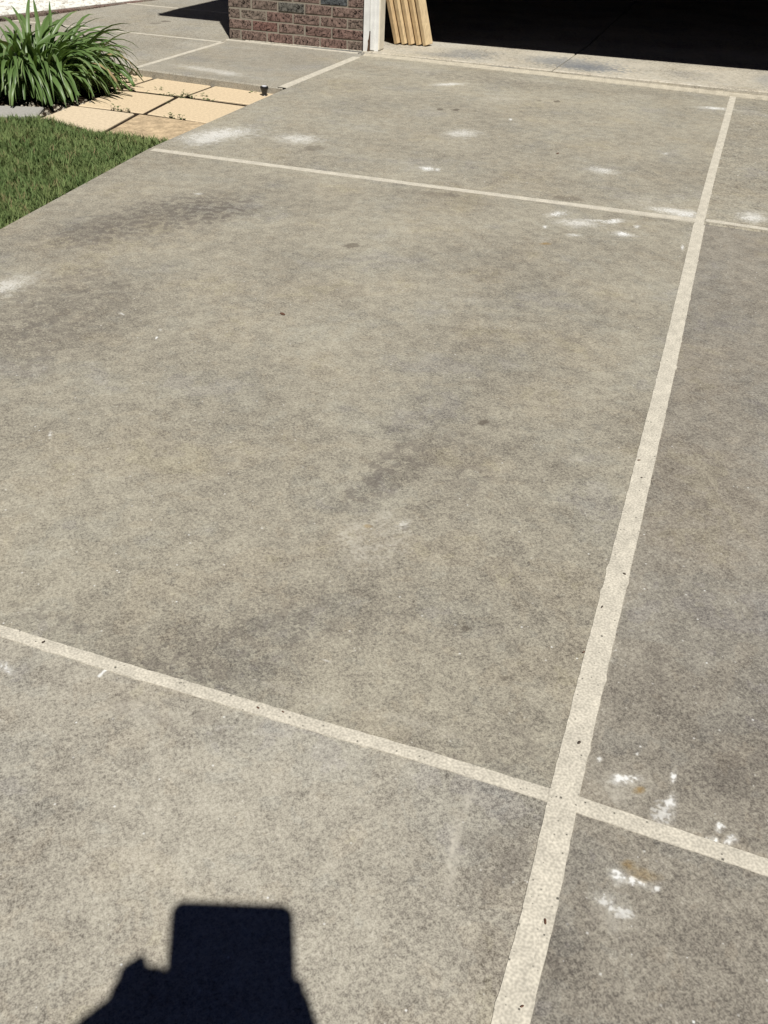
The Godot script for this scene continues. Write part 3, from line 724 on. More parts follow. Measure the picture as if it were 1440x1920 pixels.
func make_garage() -> void:
	var g := thing("garage", "open brick garage with white door trim and a dark interior", "garage")
	brick_wall(g)
	# white timber round the door opening
	var frame := put(span(Vector3(-2.745, 0.02, -7.62), Vector3(-2.600, 2.16, -7.484), 0.003), M.paint, "door_frame", g)
	put(span(Vector3(-2.704, 0.012, -7.483), Vector3(-2.662, 2.16, -7.452), 0.002), M.old_wood, "trim_core", frame)
	var st := begin()                                                  # the paint shell on it, flaked away at the foot
	var edge := [[0.02, -2.676], [0.045, -2.672], [0.07, -2.669], [0.092, -2.671], [0.11, -2.665], [0.125, -2.663], [0.16, -2.660], [2.16, -2.660]]
	for i in edge.size() - 1:
		var a := Vector3(-2.7055, edge[i][0], -7.4495); var b := Vector3(-2.7055, edge[i + 1][0], -7.4495)
		var c := Vector3(edge[i + 1][1], edge[i + 1][0], -7.4495); var d := Vector3(edge[i][1], edge[i][0], -7.4495)
		quad_out(st, a, b, c, d, Vector3(-2.68, a.y, -7.6))
		var back := Vector3(0, 0, -0.0028)
		quad_out(st, d, c, c + back, d + back, Vector3(-2.75, a.y, -7.45))
		if i == edge.size() - 2:
			quad_out(st, c, c + Vector3(0, 0, -0.032), d + Vector3(0, 0, -0.032), d, Vector3(-2.75, a.y, -7.45))
	put(done(st), M.paint, "brick_mould", frame)
	put(span(Vector3(-2.660, 0.028, -7.60), Vector3(-2.628, 2.16, -7.470), 0.003), M.paint, "casing", frame)
	put(span(Vector3(-2.6265, 0.030, -7.606), Vector3(-2.592, 2.16, -7.492), 0.003), M.paint_cream, "stop_moulding", frame)
	put(span(Vector3(-2.60, 2.14, -7.62), Vector3(2.20, 2.20, -7.49), 0.003), M.paint, "head_trim", frame)
	put(span(Vector3(2.20, 0.05, -7.62), Vector3(2.30, 2.16, -7.49), 0.003), M.paint, "side_trim", frame)
	put(span(Vector3(-2.71, 2.20, -7.66), Vector3(3.4, 2.62, -7.478), 0.003), M.siding, "header", g)
	put(span(Vector3(2.30, -0.05, -7.66), Vector3(3.4, 2.20, -7.478), 0.003), M.siding, "front_wall", g)
	put(span(Vector3(-3.838, -0.05, -13.8), Vector3(-3.70, 2.62, -7.662), 0.003), M.drywall, "side_wall", g)
	put(span(Vector3(3.26, -0.05, -13.8), Vector3(3.4, 2.62, -7.662), 0.003), M.drywall, "side_wall", g)
	put(span(Vector3(-3.70, -0.05, -13.8), Vector3(3.26, 2.62, -13.66), 0.003), M.drywall, "back_wall", g)
	put(span(Vector3(-3.70, 2.50, -13.66), Vector3(3.26, 2.60, -7.662), 0.003), M.drywall, "ceiling", g)
	# roof: soffit, fascia and two slopes
	var roof_st := begin()
	var x0 := -4.045
	var x1 := 3.75
	var pr := [Vector2(-6.933, 2.365), Vector2(-6.933, 2.50), Vector2(-10.5, 3.9), Vector2(-14.2, 2.50), Vector2(-14.2, 2.40), Vector2(-13.83, 2.63), Vector2(-7.47, 2.63), Vector2(-7.45, 2.365)]
	var mid := Vector3(-0.2, 2.8, -10.5)
	for i in [0, 1, 2, 3]:
		var e0 := 3.4 if i == 2 else 0.0
		var e1 := 3.4 if i == 1 else 0.0
		quad_out(roof_st, Vector3(x0 + e0, pr[i].y, pr[i].x), Vector3(x1 - e0, pr[i].y, pr[i].x), Vector3(x1 - e1, pr[i + 1].y, pr[i + 1].x), Vector3(x0 + e1, pr[i + 1].y, pr[i + 1].x), mid)
	quad_out(roof_st, Vector3(x0, 2.365, -6.933), Vector3(x1, 2.365, -6.933), Vector3(x1, 2.365, -14.2), Vector3(x0, 2.365, -14.2), mid)
	for x in [x0, x1]:
		quad_out(roof_st, Vector3(x, 2.365, -6.933), Vector3(x, 2.50, -6.933), Vector3(x, 2.50, -14.2), Vector3(x, 2.365, -14.2), mid)
		tri_out(roof_st, Vector3(x, 2.50, -6.933), Vector3(x + (3.4 if x < 0 else -3.4), 3.9, -10.5), Vector3(x, 2.50, -14.2), mid)
	var roof := put(done(roof_st), M.shingle, "roof", g)
	put(span(Vector3(x0 - 0.01, 2.345, -6.931), Vector3(x1 + 0.01, 2.53, -6.913), 0.003), M.paint, "fascia", roof)
	# floor
	var fl := setting("garage_floor")
	var r := Rect2(-3.7, -13.7, 7.0, 6.3)
	var st2 := [[0.0, 84, 82, 82], [0.3, 138, 132, 122], [0.5, 190, 182, 166], [0.72, 208, 200, 184], [1.0, 226, 219, 205]]
	M.floor = concrete(1200, 1080, r, 909, 160, st2, true, 8.0, 60, 90)
	put(slab(PackedVector2Array([Vector2(-3.70, -13.66), Vector2(-1.222, -13.66), Vector2(-1.20, -8.6), Vector2(-1.248, lip_z(-1.248)), Vector2(-2.4, -7.425), Vector2(-2.71, -7.43), Vector2(-2.71, -7.47), Vector2(-3.70, -7.47)]), floor_y, 0.12, 0.008, r), M.floor, "concrete_panel", fl)
	put(slab(PackedVector2Array([Vector2(-1.214, -13.66), Vector2(3.26, -13.66), Vector2(3.26, -7.300), Vector2(0.0, -7.300), Vector2(-1.240, lip_z(-1.24)), Vector2(-1.192, -8.6)]), floor_y, 0.12, 0.008, r), M.floor, "concrete_panel", fl)

func make_boards() -> void:
	var where := ["brown-edged pine board leaning next to the white door frame", "narrow pine board, second from the white door frame", "middle pine board of the five leaning in the garage", "pine board next to the last one, away from the white frame", "outermost pine board of the stack, farthest from the white frame"]
	var foot := [[-2.566, -7.895, 1.20], [-2.508, -7.905, 1.24], [-2.454, -7.912, 1.20], [-2.394, -7.925, 1.25], [-2.338, -7.925, 1.16]]
	for i in 5:
		var b := thing("lumber_board", where[i], "board", Vector3.ZERO, "pine boards leaning inside the garage door")
		var lean: float = 0.262 + [0.0, 0.003, -0.003, 0.004, -0.004][i]
		var turn := Basis(Vector3.BACK, lean) * Basis(Vector3.UP, foot[i][2])
		var q := Vector2(foot[i][0], foot[i][1])
		var len2 := 2.30
		var half := Vector3(0.042, len2 / 2.0, 0.019)
		# lowest corner rests on the floor
		var lowest := 1e9
		for sx in [-1, 1]:
			for sz in [-1, 1]:
				lowest = minf(lowest, (turn * Vector3(half.x * sx, -half.y, half.z * sz)).y)
		b.position = Vector3(q.x, floor_y(q) - lowest + 0.001, q.y)
		b.position.x += (turn * Vector3(0, len2 / 2.0, 0)).x
		put(block(Vector3(0.084, len2, 0.036), 0.003, Transform3D(turn, Vector3.ZERO)), M.pine[i], "timber", b)

func make_porch() -> void:
	var a := Vector2(-6.02, -6.55)
	var b := Vector2(-5.385, -9.13)
	var along := (b - a).normalized()
	var turn := atan2(-along.y, along.x)
	var len2 := a.distance_to(b)
	var p := thing("porch", "low porch edge with a white painted skirt board beside the walkway", "porch", Vector3(a.x, 0, a.y))
	p.rotation.y = turn
	put(block(Vector3(len2, 0.165, 0.03), 0.004, Transform3D(Basis(Vector3.RIGHT, -0.75), Vector3(len2 / 2.0, 0.085, -0.055))), M.paint_worn, "skirt_board", p)
	var led := put(span(Vector3(0.1, -0.03, -0.34), Vector3(len2, 0.012, 0.012), 0.002), M.mortar, "brick_ledge", p)
	var shape := block(Vector3(0.19, 0.05, 0.09), 0.004, Transform3D(), 0.001)
	for i in 12:
		var k := put(shape, M.bricks[[0, 3, 1, 4][i % 4]], "brick", led)
		k.position = Vector3(0.2 + i * 0.203, 0.008, -0.022 + 0.05)
	put(span(Vector3(0, -0.04, -1.8), Vector3(len2 - 0.05, 0.165, -0.115), 0.004), M.dark_deck, "deck", p)
	put(span(Vector3(0, 0.167, -2.0), Vector3(len2 - 0.1, 2.5, -1.6), 0.004), M.siding, "house_wall", p)

func make_lawn() -> void:
	var lawn := setting("lawn")
	var poly := PackedVector2Array([Vector2(-2.70, -4.545), Vector2(strip_x(-2.0) + 0.004, -2.0), Vector2(strip_x(2.0) + 0.02, 2.0), Vector2(-1.8, 5.4), Vector2(-9, 5.4), Vector2(-9, -4.6), Vector2(-4.1, -4.45), Vector2(-3.7, -4.66), Vector2(-3.1, -4.585)])
	put(slab(poly, func(_q): return -0.048, 0.05, 0.004, Rect2(0, 0, 1, 1)), M.thatch, "soil", lawn)
	var st := begin()
	var r := RandomNumberGenerator.new()
	r.seed = 33
	for i in 11:                                                       # one tuft
		var at := Vector3(r.randf_range(-0.016, 0.016), 0, r.randf_range(-0.016, 0.016))
		var turn := r.randf() * TAU
		var out := Vector3(cos(turn), 0, sin(turn))
		var side := Vector3(-out.z, 0, out.x) * r.randf_range(0.0013, 0.0021)
		var h := r.randf_range(0.032, 0.066)
		var lean := r.randf_range(0.1, 0.75)
		var tint := Color(1, 1, 1) * r.randf_range(0.75, 1.2)
		if r.randf() < 0.10: tint = Color(2.0, 1.5, 1.6)
		var m1 := at + Vector3.UP * h * 0.55 + out * h * lean * 0.3
		var tip := at + Vector3.UP * h * (1.0 - lean * 0.25) + out * h * lean
		st.set_smooth_group(-1)
		for q in [at - side, m1 - side * 0.9, m1 + side * 0.9, at - side, m1 + side * 0.9, at + side, m1 - side * 0.9, tip, m1 + side * 0.9]:
			st.set_color(tint)
			st.add_vertex(q)
	var tuft := done(st)
	var mm := MultiMesh.new()
	mm.transform_format = MultiMesh.TRANSFORM_3D
	mm.use_colors = true
	mm.mesh = tuft
	var places := []
	var patch := noise(61, 1.6, 3)
	for pass_n in 2:
		var area := Rect2(-4.6, -4.9, 2.4, 2.7) if pass_n == 0 else Rect2(-7.5, -4.9, 6.0, 10.2)
		var count := 30000 if pass_n == 0 else 60000
		for i in count:
			var q := area.position + Vector2(r.randf() * area.size.x, r.randf() * area.size.y)
			if pass_n == 1 and Rect2(-4.6, -4.9, 2.4, 2.7).has_point(q): continue
			if q.x > strip_x(q.y) - 0.006 + 0.022 * patch.get_noise_2d(q.y * 9.0, 3.0): continue
			var front := -4.565 + 0.03 * patch.get_noise_2d(q.x * 6.0, 0.0)
			if q.x < -3.15: front = lerpf(-4.565, -4.69, clampf((-3.15 - q.x) / 0.5, 0, 1)) + 0.04 * patch.get_noise_2d(q.x * 6.0, 0.0)
			if q.x < -3.62: front = lerpf(-4.69, -4.46, clampf((-3.62 - q.x) / 0.35, 0, 1))
			if q.y < front: continue
			if patch.get_noise_2d(q.x * 5.0 + 70.0, q.y * 5.0) < -0.42 and r.randf() < 0.75: continue
			places.append(q)
	mm.instance_count = places.size()
	for i in places.size():
		var q: Vector2 = places[i]
		var s := r.randf_range(0.7, 1.25) * (1.0 + 0.25 * patch.get_noise_2d(q.x, q.y))
		if q.y < -4.48: s *= 0.8
		var t := Transform3D(Basis(Vector3.UP, r.randf() * TAU).scaled(Vector3(s, s, s)), Vector3(q.x, -0.05, q.y))
		mm.set_instance_transform(i, t)
		var v := 0.5 + 0.5 * patch.get_noise_2d(q.x * 1.7 + 30, q.y * 1.7)
		var c := Color(0.098, 0.160, 0.052).lerp(Color(0.200, 0.245, 0.092), clampf(v + r.randf_range(-0.3, 0.3), 0, 1))
		if r.randf() < 0.06 + 0.12 * maxf(0.0, patch.get_noise_2d(q.x * 3.0, q.y * 3.0 + 9.0)): c = Color(0.24, 0.20, 0.10)
		mm.set_instance_color(i, c)
	var o := MultiMeshInstance3D.new()
	o.multimesh = mm
	o.material_override = M.grass
	o.name = "grass"
	add_child(o)
	tag(o, "short green mown grass beside the driveway", "grass", "", "stuff")

func make_daylily() -> void:
	var c := Vector3(-4.20, -0.05, -5.42)
	var pl := thing("daylily_clump", "large green clump of arching strap leaves spilling over the tan pavers", "plant", c)
	var r := RandomNumberGenerator.new()
	r.seed = 71
	var extra := begin()
	for i in 760:
		var st := begin() if i < 285 else extra
		var around := r.randf() * TAU
		if i < 285 and r.randf() < 0.55: around = r.randf_range(-0.6, 1.9)       # the side that the path shows
		var off := Vector3(cos(around), 0, sin(around)) * 0.31 * sqrt(r.randf()) + Vector3(r.randf_range(-0.07, 0.07), 0, r.randf_range(-0.07, 0.07))
		var inner := r.randf() < 0.25
		var a0 := deg_to_rad(r.randf_range(72, 88)) if inner else deg_to_rad(r.randf_range(48, 84))
		var bend := deg_to_rad(r.randf_range(70, 130)) if inner else deg_to_rad(r.randf_range(138, 200))
		leaf_blade(st, off, around + r.randf_range(-0.5, 0.5), r.randf_range(0.36, 0.62), r.randf_range(0.019, 0.032), a0, bend, r.randf_range(-0.9, 0.9), 0.0)
		if i < 285: put(done(st), M.lily[4 if r.randf() < 0.025 else r.randi() % 4], "leaf", pl)
	tag(put(done(extra), M.lily[0], "foliage", pl), "", "", "", "stuff")

func make_bed() -> void:
	var bed := setting("planting_bed")
	put(slab(PackedVector2Array([Vector2(-6.4, -6.22), Vector2(-4.16, -6.09), Vector2(-4.16, -5.66), Vector2(-3.72, -5.62), Vector2(-3.66, -5.1), Vector2(-3.63, -4.70), Vector2(-3.9, -4.5), Vector2(-4.4, -4.45), Vector2(-6.4, -4.6)]), func(_q): return -0.052, 0.03, 0.003, Rect2(0, 0, 1, 1)), M.soil, "soil", bed)
	var corners := [[Vector2(-3.985, -4.83), Vector2(-3.745, -4.925), Vector2(-3.655, -4.735), Vector2(-3.80, -4.63), Vector2(-3.90, -4.62)], [Vector2(-4.27, -4.81), Vector2(-4.0, -4.835), Vector2(-3.92, -4.615), Vector2(-4.26, -4.58)], [Vector2(-4.58, -4.85), Vector2(-4.285, -4.815), Vector2(-4.275, -4.585), Vector2(-4.57, -4.60)]]
	var says := ["grey concrete edging stone with a broken corner next to the tan pavers", "grey concrete edging stone under the arching leaves", "grey concrete edging stone farthest from the driveway"]
	for i in 3:
		var at: Vector2 = corners[i][0]
		var poly := PackedVector2Array()
		for q in corners[i]: poly.append(q - at)
		var e := put(slab(poly, func(_q): return 0.030, 0.06, 0.008, Rect2(0, 0, 1, 1)), M.stone, "edging_stone", self)
		e.position = Vector3(at.x, -0.058, at.y)
		tag(e, says[i], "edging stone", "edging stones of the planting bed")
	# pebbles lying at the foot of the plant
	var r := RandomNumberGenerator.new()
	r.seed = 88
	var mm := MultiMesh.new()
	mm.transform_format = MultiMesh.TRANSFORM_3D
	mm.use_colors = true
	var st := begin()
	add_block(st, Vector3(1, 0.6, 0.8), 0.24, Transform3D(), 0.05)
	mm.mesh = done(st)
	mm.instance_count = 420
	for i in 420:
		var q := Vector2(r.randf_range(-4.6, -3.62), r.randf_range(-5.3, -4.72))
		if i % 3 == 0: q = Vector2(r.randf_range(-3.95, -3.64), r.randf_range(-5.2, -4.78))
		var s := r.randf_range(0.006, 0.020)
		mm.set_instance_transform(i, Transform3D(Basis.from_euler(Vector3(r.randf() * 0.5, r.randf() * TAU, r.randf() * 0.5)).scaled(Vector3(s, s, s)), Vector3(q.x, -0.051 + s * 0.2, q.y)))
		var v := r.randf_range(0.15, 0.5)
		mm.set_instance_color(i, Color(v, v * 0.9, v * 0.72))
	var o := MultiMeshInstance3D.new()
	o.multimesh = mm
	o.material_override = M.pebble
	o.name = "pebbles"
	add_child(o)
	tag(o, "small tan pebbles strewn at the foot of the leafy clump", "pebbles", "", "stuff")

func make_weeds() -> void:
	var spots := [[-3.72, -5.92], [-3.46, -5.74], [-3.40, -5.65], [-3.36, -5.645], [-3.32, -5.64], [-3.26, -5.70], [-3.18, -5.645], [-3.13, -5.70], [-3.03, -5.63], [-3.25, -5.45], [-3.42, -5.15], [-3.37, -5.12], [-3.34, -5.14], [-2.99, -5.11], [-3.03, -5.115], [-2.95, -5.13], [-2.92, -5.97], [-3.50, -5.64], [-3.08, -5.635], [-3.235, -5.62], [-3.21, -5.67]]
	var r := RandomNumberGenerator.new()
	r.seed = 404
	for i in spots.size():
		var big: bool = i in [5, 6, 10, 13, 15, 19, 20]
		var beside := "weed sprouting beside the small black stake"
		var o := thing("weed", beside if i == 16 else "small weed sprouting from the joints between the tan pavers", "weed", Vector3(spots[i][0], -0.06, spots[i][1]), "" if i == 16 else "weeds in the paver joints")
		var st := begin()
		var n := r.randi_range(3, 6) + (3 if big else 0)
		for k in n:
			var a := r.randf() * TAU
			var base := Vector3(r.randf_range(-0.02, 0.02), 0.0, r.randf_range(-0.006, 0.006))
			var h := r.randf_range(0.008, 0.030) * (1.25 if big else 1.0)
			var top := base + Vector3(cos(a) * h * 0.4, h, sin(a) * h * 0.4)
			add_tube(st, base, top, 0.0012, 0.0009, 4)
			var out := Vector3(cos(a), r.randf_range(-0.1, 0.5), sin(a)).normalized()
			var side := out.cross(Vector3.UP).normalized()
			var l := r.randf_range(0.014, 0.024)
			var w := l * 0.42
			var up := side.cross(out) * l * 0.12
			st.set_smooth_group(-1)
			var p1 := top + out * l * 0.45
			for q in [top, p1 - side * w + up, top + out * l * 0.5, top, top + out * l * 0.5, p1 + side * w + up, p1 - side * w + up, top + out * l, top + out * l * 0.5, top + out * l * 0.5, top + out * l, p1 + side * w + up]: st.add_vertex(q)
		put(done(st), M.weed, "leaves", o)

func make_small_things() -> void:
	# the little black stake at the corner of the pavers
	var s := thing("ground_stake", "small black flared plastic stake with a silver disc on top", "stake", Vector3(-2.815, -0.046, -5.93))
	var st := begin()
	add_lathe(st, [Vector2(0.024, 0.0), Vector2(0.020, 0.008), Vector2(0.0195, 0.022), Vector2(0.023, 0.040), Vector2(0.030, 0.058), Vector2(0.0315, 0.066), Vector2(0.031, 0.074), Vector2(0.027, 0.078), Vector2(0.021, 0.0785), Vector2(0.0, 0.0785)], Vector3.ZERO, 28)
	put(done(st), M.black_plastic, "body", s)
	s.scale = Vector3(0.84, 0.72, 0.84)
	st = begin()
	add_lathe(st, [Vector2(0.0195, 0.0787), Vector2(0.0195, 0.0812), Vector2(0.017, 0.0822), Vector2(0.009, 0.0812), Vector2(0.0085, 0.0795), Vector2(0.0, 0.0795)], Vector3.ZERO, 28)
	put(done(st), M.silver, "disc", s)
	# bits of dry leaf and seed husk lying on the joints
	var bits := [[-0.022, -2.197, 0], [-0.006, -2.113, 1], [0.005, -1.704, 1], [-0.024, -1.575, 1], [-0.037, -1.426, 0], [-0.007, -1.194, 1], [-0.555, -1.068, 0], [-0.510, -1.075, 0], [-1.002, -1.074, 1], [0.004, -0.840, 0], [-0.001, -0.708, 0], [-1.232, -2.683, 2], [-0.793, -5.198, 2]]
	var r := RandomNumberGenerator.new()
	r.seed = 9
	for b in bits:
		var on_joint: bool = b[2] < 2
		var o := begin()
		var l := r.randf_range(0.0028, 0.0052) if on_joint else 0.014
		var w := l * r.randf_range(0.35, 0.6)
		var a := r.randf() * TAU
		var u := Vector3(cos(a), 0, sin(a))
		var v := Vector3(-u.z, 0, u.x)
		var ring := []
		for k in 6: ring.append(u * cos(TAU * k / 6) * l + v * sin(TAU * k / 6) * w + Vector3(0, r.randf_range(0.0, 0.0015), 0))
		for k in 6:
			tri_out(o, ring[k], ring[(k + 1) % 6], Vector3(0, 0.0022, 0), Vector3(0, -0.05, 0))
			tri_out(o, ring[k], ring[(k + 1) % 6], Vector3(0, -0.0008, 0), Vector3(0, 0.05, 0))
		var e := put(done(o), M.husk[b[2] % 2], "leaf_scrap", self)
		e.position = Vector3(b[0], 0.0032 if on_joint else 0.001, b[1])
		if on_joint: tag(e, "tiny brown husk lying on the cream joint of the driveway", "leaf scrap", "husks on the driveway joints")
		elif b[1] > -4: tag(e, "dry brown leaf scrap on the big middle driveway panel", "leaf scrap")
		else: tag(e, "dry brown leaf scrap on the driveway panel before the garage", "leaf scrap")

func T(s: float, t: float, b: float) -> Vector3: return EYE + RT * s + UPV * t + BK * b

func make_person() -> void:
	var fw := Vector3(-0.302, 0, -0.953)
	var ri := Vector3(0.953, 0, -0.302)
	var o := ri * 0.026 - fw * 0.47
	var P := func(x: float, y: float, f: float): return o + ri * x + Vector3(0, y, 0) + fw * f
	var who := thing("person", "person standing on the driveway and holding up a tablet, seen as a shadow", "person", o)
	# tablet
	var tab := thing("tablet", "dark tablet with rounded corners held up to take the picture, seen as a shadow", "tablet", T(0.0248, -0.094, 0.0105))
	tab.basis = Basis(RT.normalized(), UPV.normalized(), BK.normalized()).orthonormalized() * Basis(Vector3.BACK, -0.04)
	for k in 2:
		var hw := 0.0872 - k * 0.006
		var hh := 0.1253 - k * 0.006
		var rad := 0.018 - k * 0.005
		var ring := PackedVector2Array()
		for c in 4:
			var cx: float = (hw - rad) * [1, -1, -1, 1][c]
			var cy: float = (hh - rad) * [1, 1, -1, -1][c]
			for a in 6: ring.append(Vector2(cx, cy) + Vector2.from_angle(PI / 2 * c + PI / 2 * a / 5.0) * rad)
		var st := begin()
		var z0 := -0.004 if k == 0 else 0.0042
		var z1 := 0.004 if k == 0 else 0.0046
		for i in ring.size():
			var a := ring[i]
			var b := ring[(i + 1) % ring.size()]
			tri_out(st, Vector3(0, 0, z1), Vector3(a.x, a.y, z1), Vector3(b.x, b.y, z1), Vector3.ZERO)
			tri_out(st, Vector3(0, 0, z0), Vector3(a.x, a.y, z0), Vector3(b.x, b.y, z0), Vector3(0, 0, 0.01))
			quad_out(st, Vector3(a.x, a.y, z0), Vector3(b.x, b.y, z0), Vector3(b.x, b.y, z1), Vector3(a.x, a.y, z1), Vector3.ZERO)
		put(done(st), M.metal if k == 0 else M.screen, "shell" if k == 0 else "screen", tab)
	# body
	var lw := T(-0.182, -0.158, 0.035)
	var rw := T(0.136, -0.205, 0.05)
	var le: Vector3 = P.call(-0.285, 1.03, 0.12)
	var re: Vector3 = P.call(0.27, 1.0, 0.14)
	var bones := []
	for s in [-1.0, 1.0]:
		bones.append([P.call(0.095 * s, 0.93, 0), P.call(0.10 * s, 0.50, 0.015), 0.098, 0.062])
		bones.append([P.call(0.10 * s, 0.50, 0.015), P.call(0.105 * s, 0.30, -0.012), 0.060, 0.060])
		bones.append([P.call(0.105 * s, 0.30, -0.012), P.call(0.11 * s, 0.09, -0.01), 0.060, 0.045])
		bones.append([P.call(0.11 * s, 0.052, -0.035), P.call(0.125 * s, 0.040, 0.15), 0.047, 0.037])
		bones.append([P.call(0.07 * s, 0.98, -0.01), P.call(0.07 * s, 1.10, 0.005), 0.10, 0.092])
		bones.append([P.call(0.07 * s, 1.10, 0.005), P.call(0.095 * s, 1.27, 0.0), 0.095, 0.10])
		bones.append([P.call(0.05 * s, 1.345, 0.0), P.call(0.175 * s, 1.335, 0.0), 0.065, 0.062])
	bones.append([P.call(-0.19, 1.33, 0.0), le, 0.056, 0.043])
	bones.append([le, lw, 0.043, 0.029])
	bones.append([P.call(0.19, 1.33, 0.0), re, 0.056, 0.043])
	bones.append([re, rw, 0.043, 0.029])
	bones.append([P.call(0, 1.36, -0.01), P.call(0, 1.45, 0.015), 0.056, 0.052])
	var paint := func(p: Vector3) -> Color:
		if p.y < 0.075: return Color(0.06, 0.06, 0.065)
		if p.y < 0.96: return Color(0.05, 0.07, 0.12)
		if p.y > 1.395 and absf((p - o).dot(ri)) < 0.09: return Color(0.45, 0.28, 0.2)
		for w in [[le, lw], [re, rw]]:
			var ab: Vector3 = w[1] - w[0]
			var t: float = (p - w[0]).dot(ab) / ab.length_squared()
			if t > 0.08 and p.distance_to(w[0] + ab * minf(t, 1.0)) < 0.048: return Color(0.45, 0.28, 0.2)
		return Color(0.22, 0.24, 0.27)
	var body := begin()
	net(body, bones, 0.014, 0.045, paint)
	# head, bent a little towards the tablet
	var skin := func(_p: Vector3) -> Color: return Color(0.45, 0.28, 0.2)
	var hc: Vector3 = P.call(0, 1.535, 0.03)
	var H := func(x: float, y: float, f: float):
		var d := Vector3(x, y, f).rotated(Vector3.RIGHT, 0.0)
		var cy := d.y * cos(0.3) - d.z * sin(0.3)
		var cz := d.y * sin(0.3) + d.z * cos(0.3)
		return hc + ri * d.x + Vector3(0, cy, 0) + fw * cz
	var hb := [[P.call(0, 1.42, 0.0), P.call(0, 1.50, 0.02), 0.052, 0.052], [H.call(0, 0.035, -0.03), H.call(0, 0.04, 0.02), 0.078, 0.074], [H.call(0, -0.02, 0.02), H.call(0, -0.065, 0.045), 0.062, 0.042], [H.call(0, -0.085, 0.068), H.call(0, -0.075, 0.06), 0.022, 0.026], [H.call(0, 0.01, 0.088), H.call(0, -0.025, 0.106), 0.010, 0.014], [H.call(-0.03, 0.022, 0.078), H.call(0.03, 0.022, 0.078), 0.013, 0.013], [H.call(-0.018, -0.052, 0.082), H.call(0.018, -0.052, 0.082), 0.010, 0.010]]
	for s in [-1.0, 1.0]: hb.append([H.call(0.074 * s, 0.015, -0.01), H.call(0.080 * s, -0.03, 0.0), 0.014, 0.010])
	var face := func(p: Vector3) -> Color:
		for s in [-1.0, 1.0]:
			if p.distance_to(H.call(0.031 * s, 0.004, 0.083)) < 0.011: return Color(0.06, 0.045, 0.04) if p.distance_to(H.call(0.031 * s, 0.004, 0.087)) < 0.006 else Color(0.7, 0.68, 0.66)
		if p.distance_to(H.call(-0.01, -0.052, 0.09)) < 0.015 or p.distance_to(H.call(0.01, -0.052, 0.09)) < 0.015: return Color(0.42, 0.18, 0.15)
		return Color(0.45, 0.28, 0.2)
	net(body, hb, 0.006, 0.02, face)
	# hands: palm, four fingers round the tablet's edge, thumb on the screen side
	for s in 2:
		var sg := -1.0 if s == 0 else 1.0
		var c := 0.0263 + 0.0865 * sg                                  # the tablet's edge
		var dt := 0.012 if s == 0 else -0.022
		var wr := lw if s == 0 else rw
		var kn := func(i: int): return T(c + (0.050 + i * 0.008 if s == 0 else -0.006 + i * 0.007) * sg, -0.074 - i * 0.021 + dt, 0.018 + i * 0.002)
		var f := [[wr, T(c + (0.075 if s == 0 else 0.010) * sg, -0.125 + dt, 0.03), 0.027, 0.020], [wr, T(c + (0.026 if s == 0 else 0.0) * sg, -0.125 + dt, 0.03), 0.025, 0.018]]
		for i in 4:
			f.append([T(c + (0.066 if s == 0 else 0.006) * sg, -0.135 + dt, 0.03), kn.call(i), 0.016, 0.0115])
			var long: float = [0.9, 1.05, 1.0, 0.8][i]
			var k0: Vector3 = kn.call(i)
			if s == 0 and i == 0: f.append([k0, T(c - 0.010, -0.062, 0.016), 0.0105, 0.0095])
			if s == 0 and i == 0:                                          # the left forefinger points up along the edge
				f.append([k0, T(c - 0.046, -0.058, 0.012), 0.0095, 0.0088])
				f.append([T(c - 0.046, -0.058, 0.012), T(c - 0.036, -0.048, 0.008), 0.0088, 0.0080])
				continue
			var k1 := T(c + (0.016 if s == 0 else -0.002 + i * 0.004) * sg, -0.066 - i * 0.021 + dt, -0.003)
			var k2 := T(c - 0.018 * long * sg, -0.066 - i * 0.021 + dt, -0.0045)
			var k3 := T(c - 0.040 * long * sg, -0.066 - i * 0.0215 + dt, -0.0035)
			if s == 1: f.append([T(c + 0.004, -0.10, 0.012), T(c + 0.014, -0.15, 0.02), 0.009, 0.014])
			f.append([k0, k1, 0.0098, 0.0092]); f.append([k1, k2, 0.0092, 0.0085]); f.append([k2, k3, 0.0085, 0.0072])
		f.append([wr.lerp(T(c + 0.03 * sg, -0.125 + dt, 0.03), 0.5), T(c + 0.008 * sg, -0.12 + dt, 0.042), 0.016, 0.012])
		f.append([T(c + 0.008 * sg, -0.12 + dt, 0.042), T(c - 0.014 * sg, -0.092 + dt, 0.030), 0.0115, 0.0105])
		f.append([T(c - 0.014 * sg, -0.092 + dt, 0.030), T(c - 0.024 * sg, -0.068 + dt, 0.0255), 0.0105, 0.0088])
		net(body, f, 0.0042, 0.008, skin)
	body.index()
	body.generate_normals()
	var bm := put(body.commit(), M.body, "body", who)
	bm.position = -o
	var hair := begin()
	net(hair, [[H.call(0, 0.052, -0.035), H.call(0, 0.062, 0.018), 0.080, 0.074], [H.call(0, 0.03, -0.06), H.call(0, -0.05, -0.055), 0.060, 0.052]], 0.008, 0.03, func(_p): return Color(0.06, 0.045, 0.035))
	hair.index()
	hair.generate_normals()
	put(hair.commit(), M.body, "hair", who).position = -o

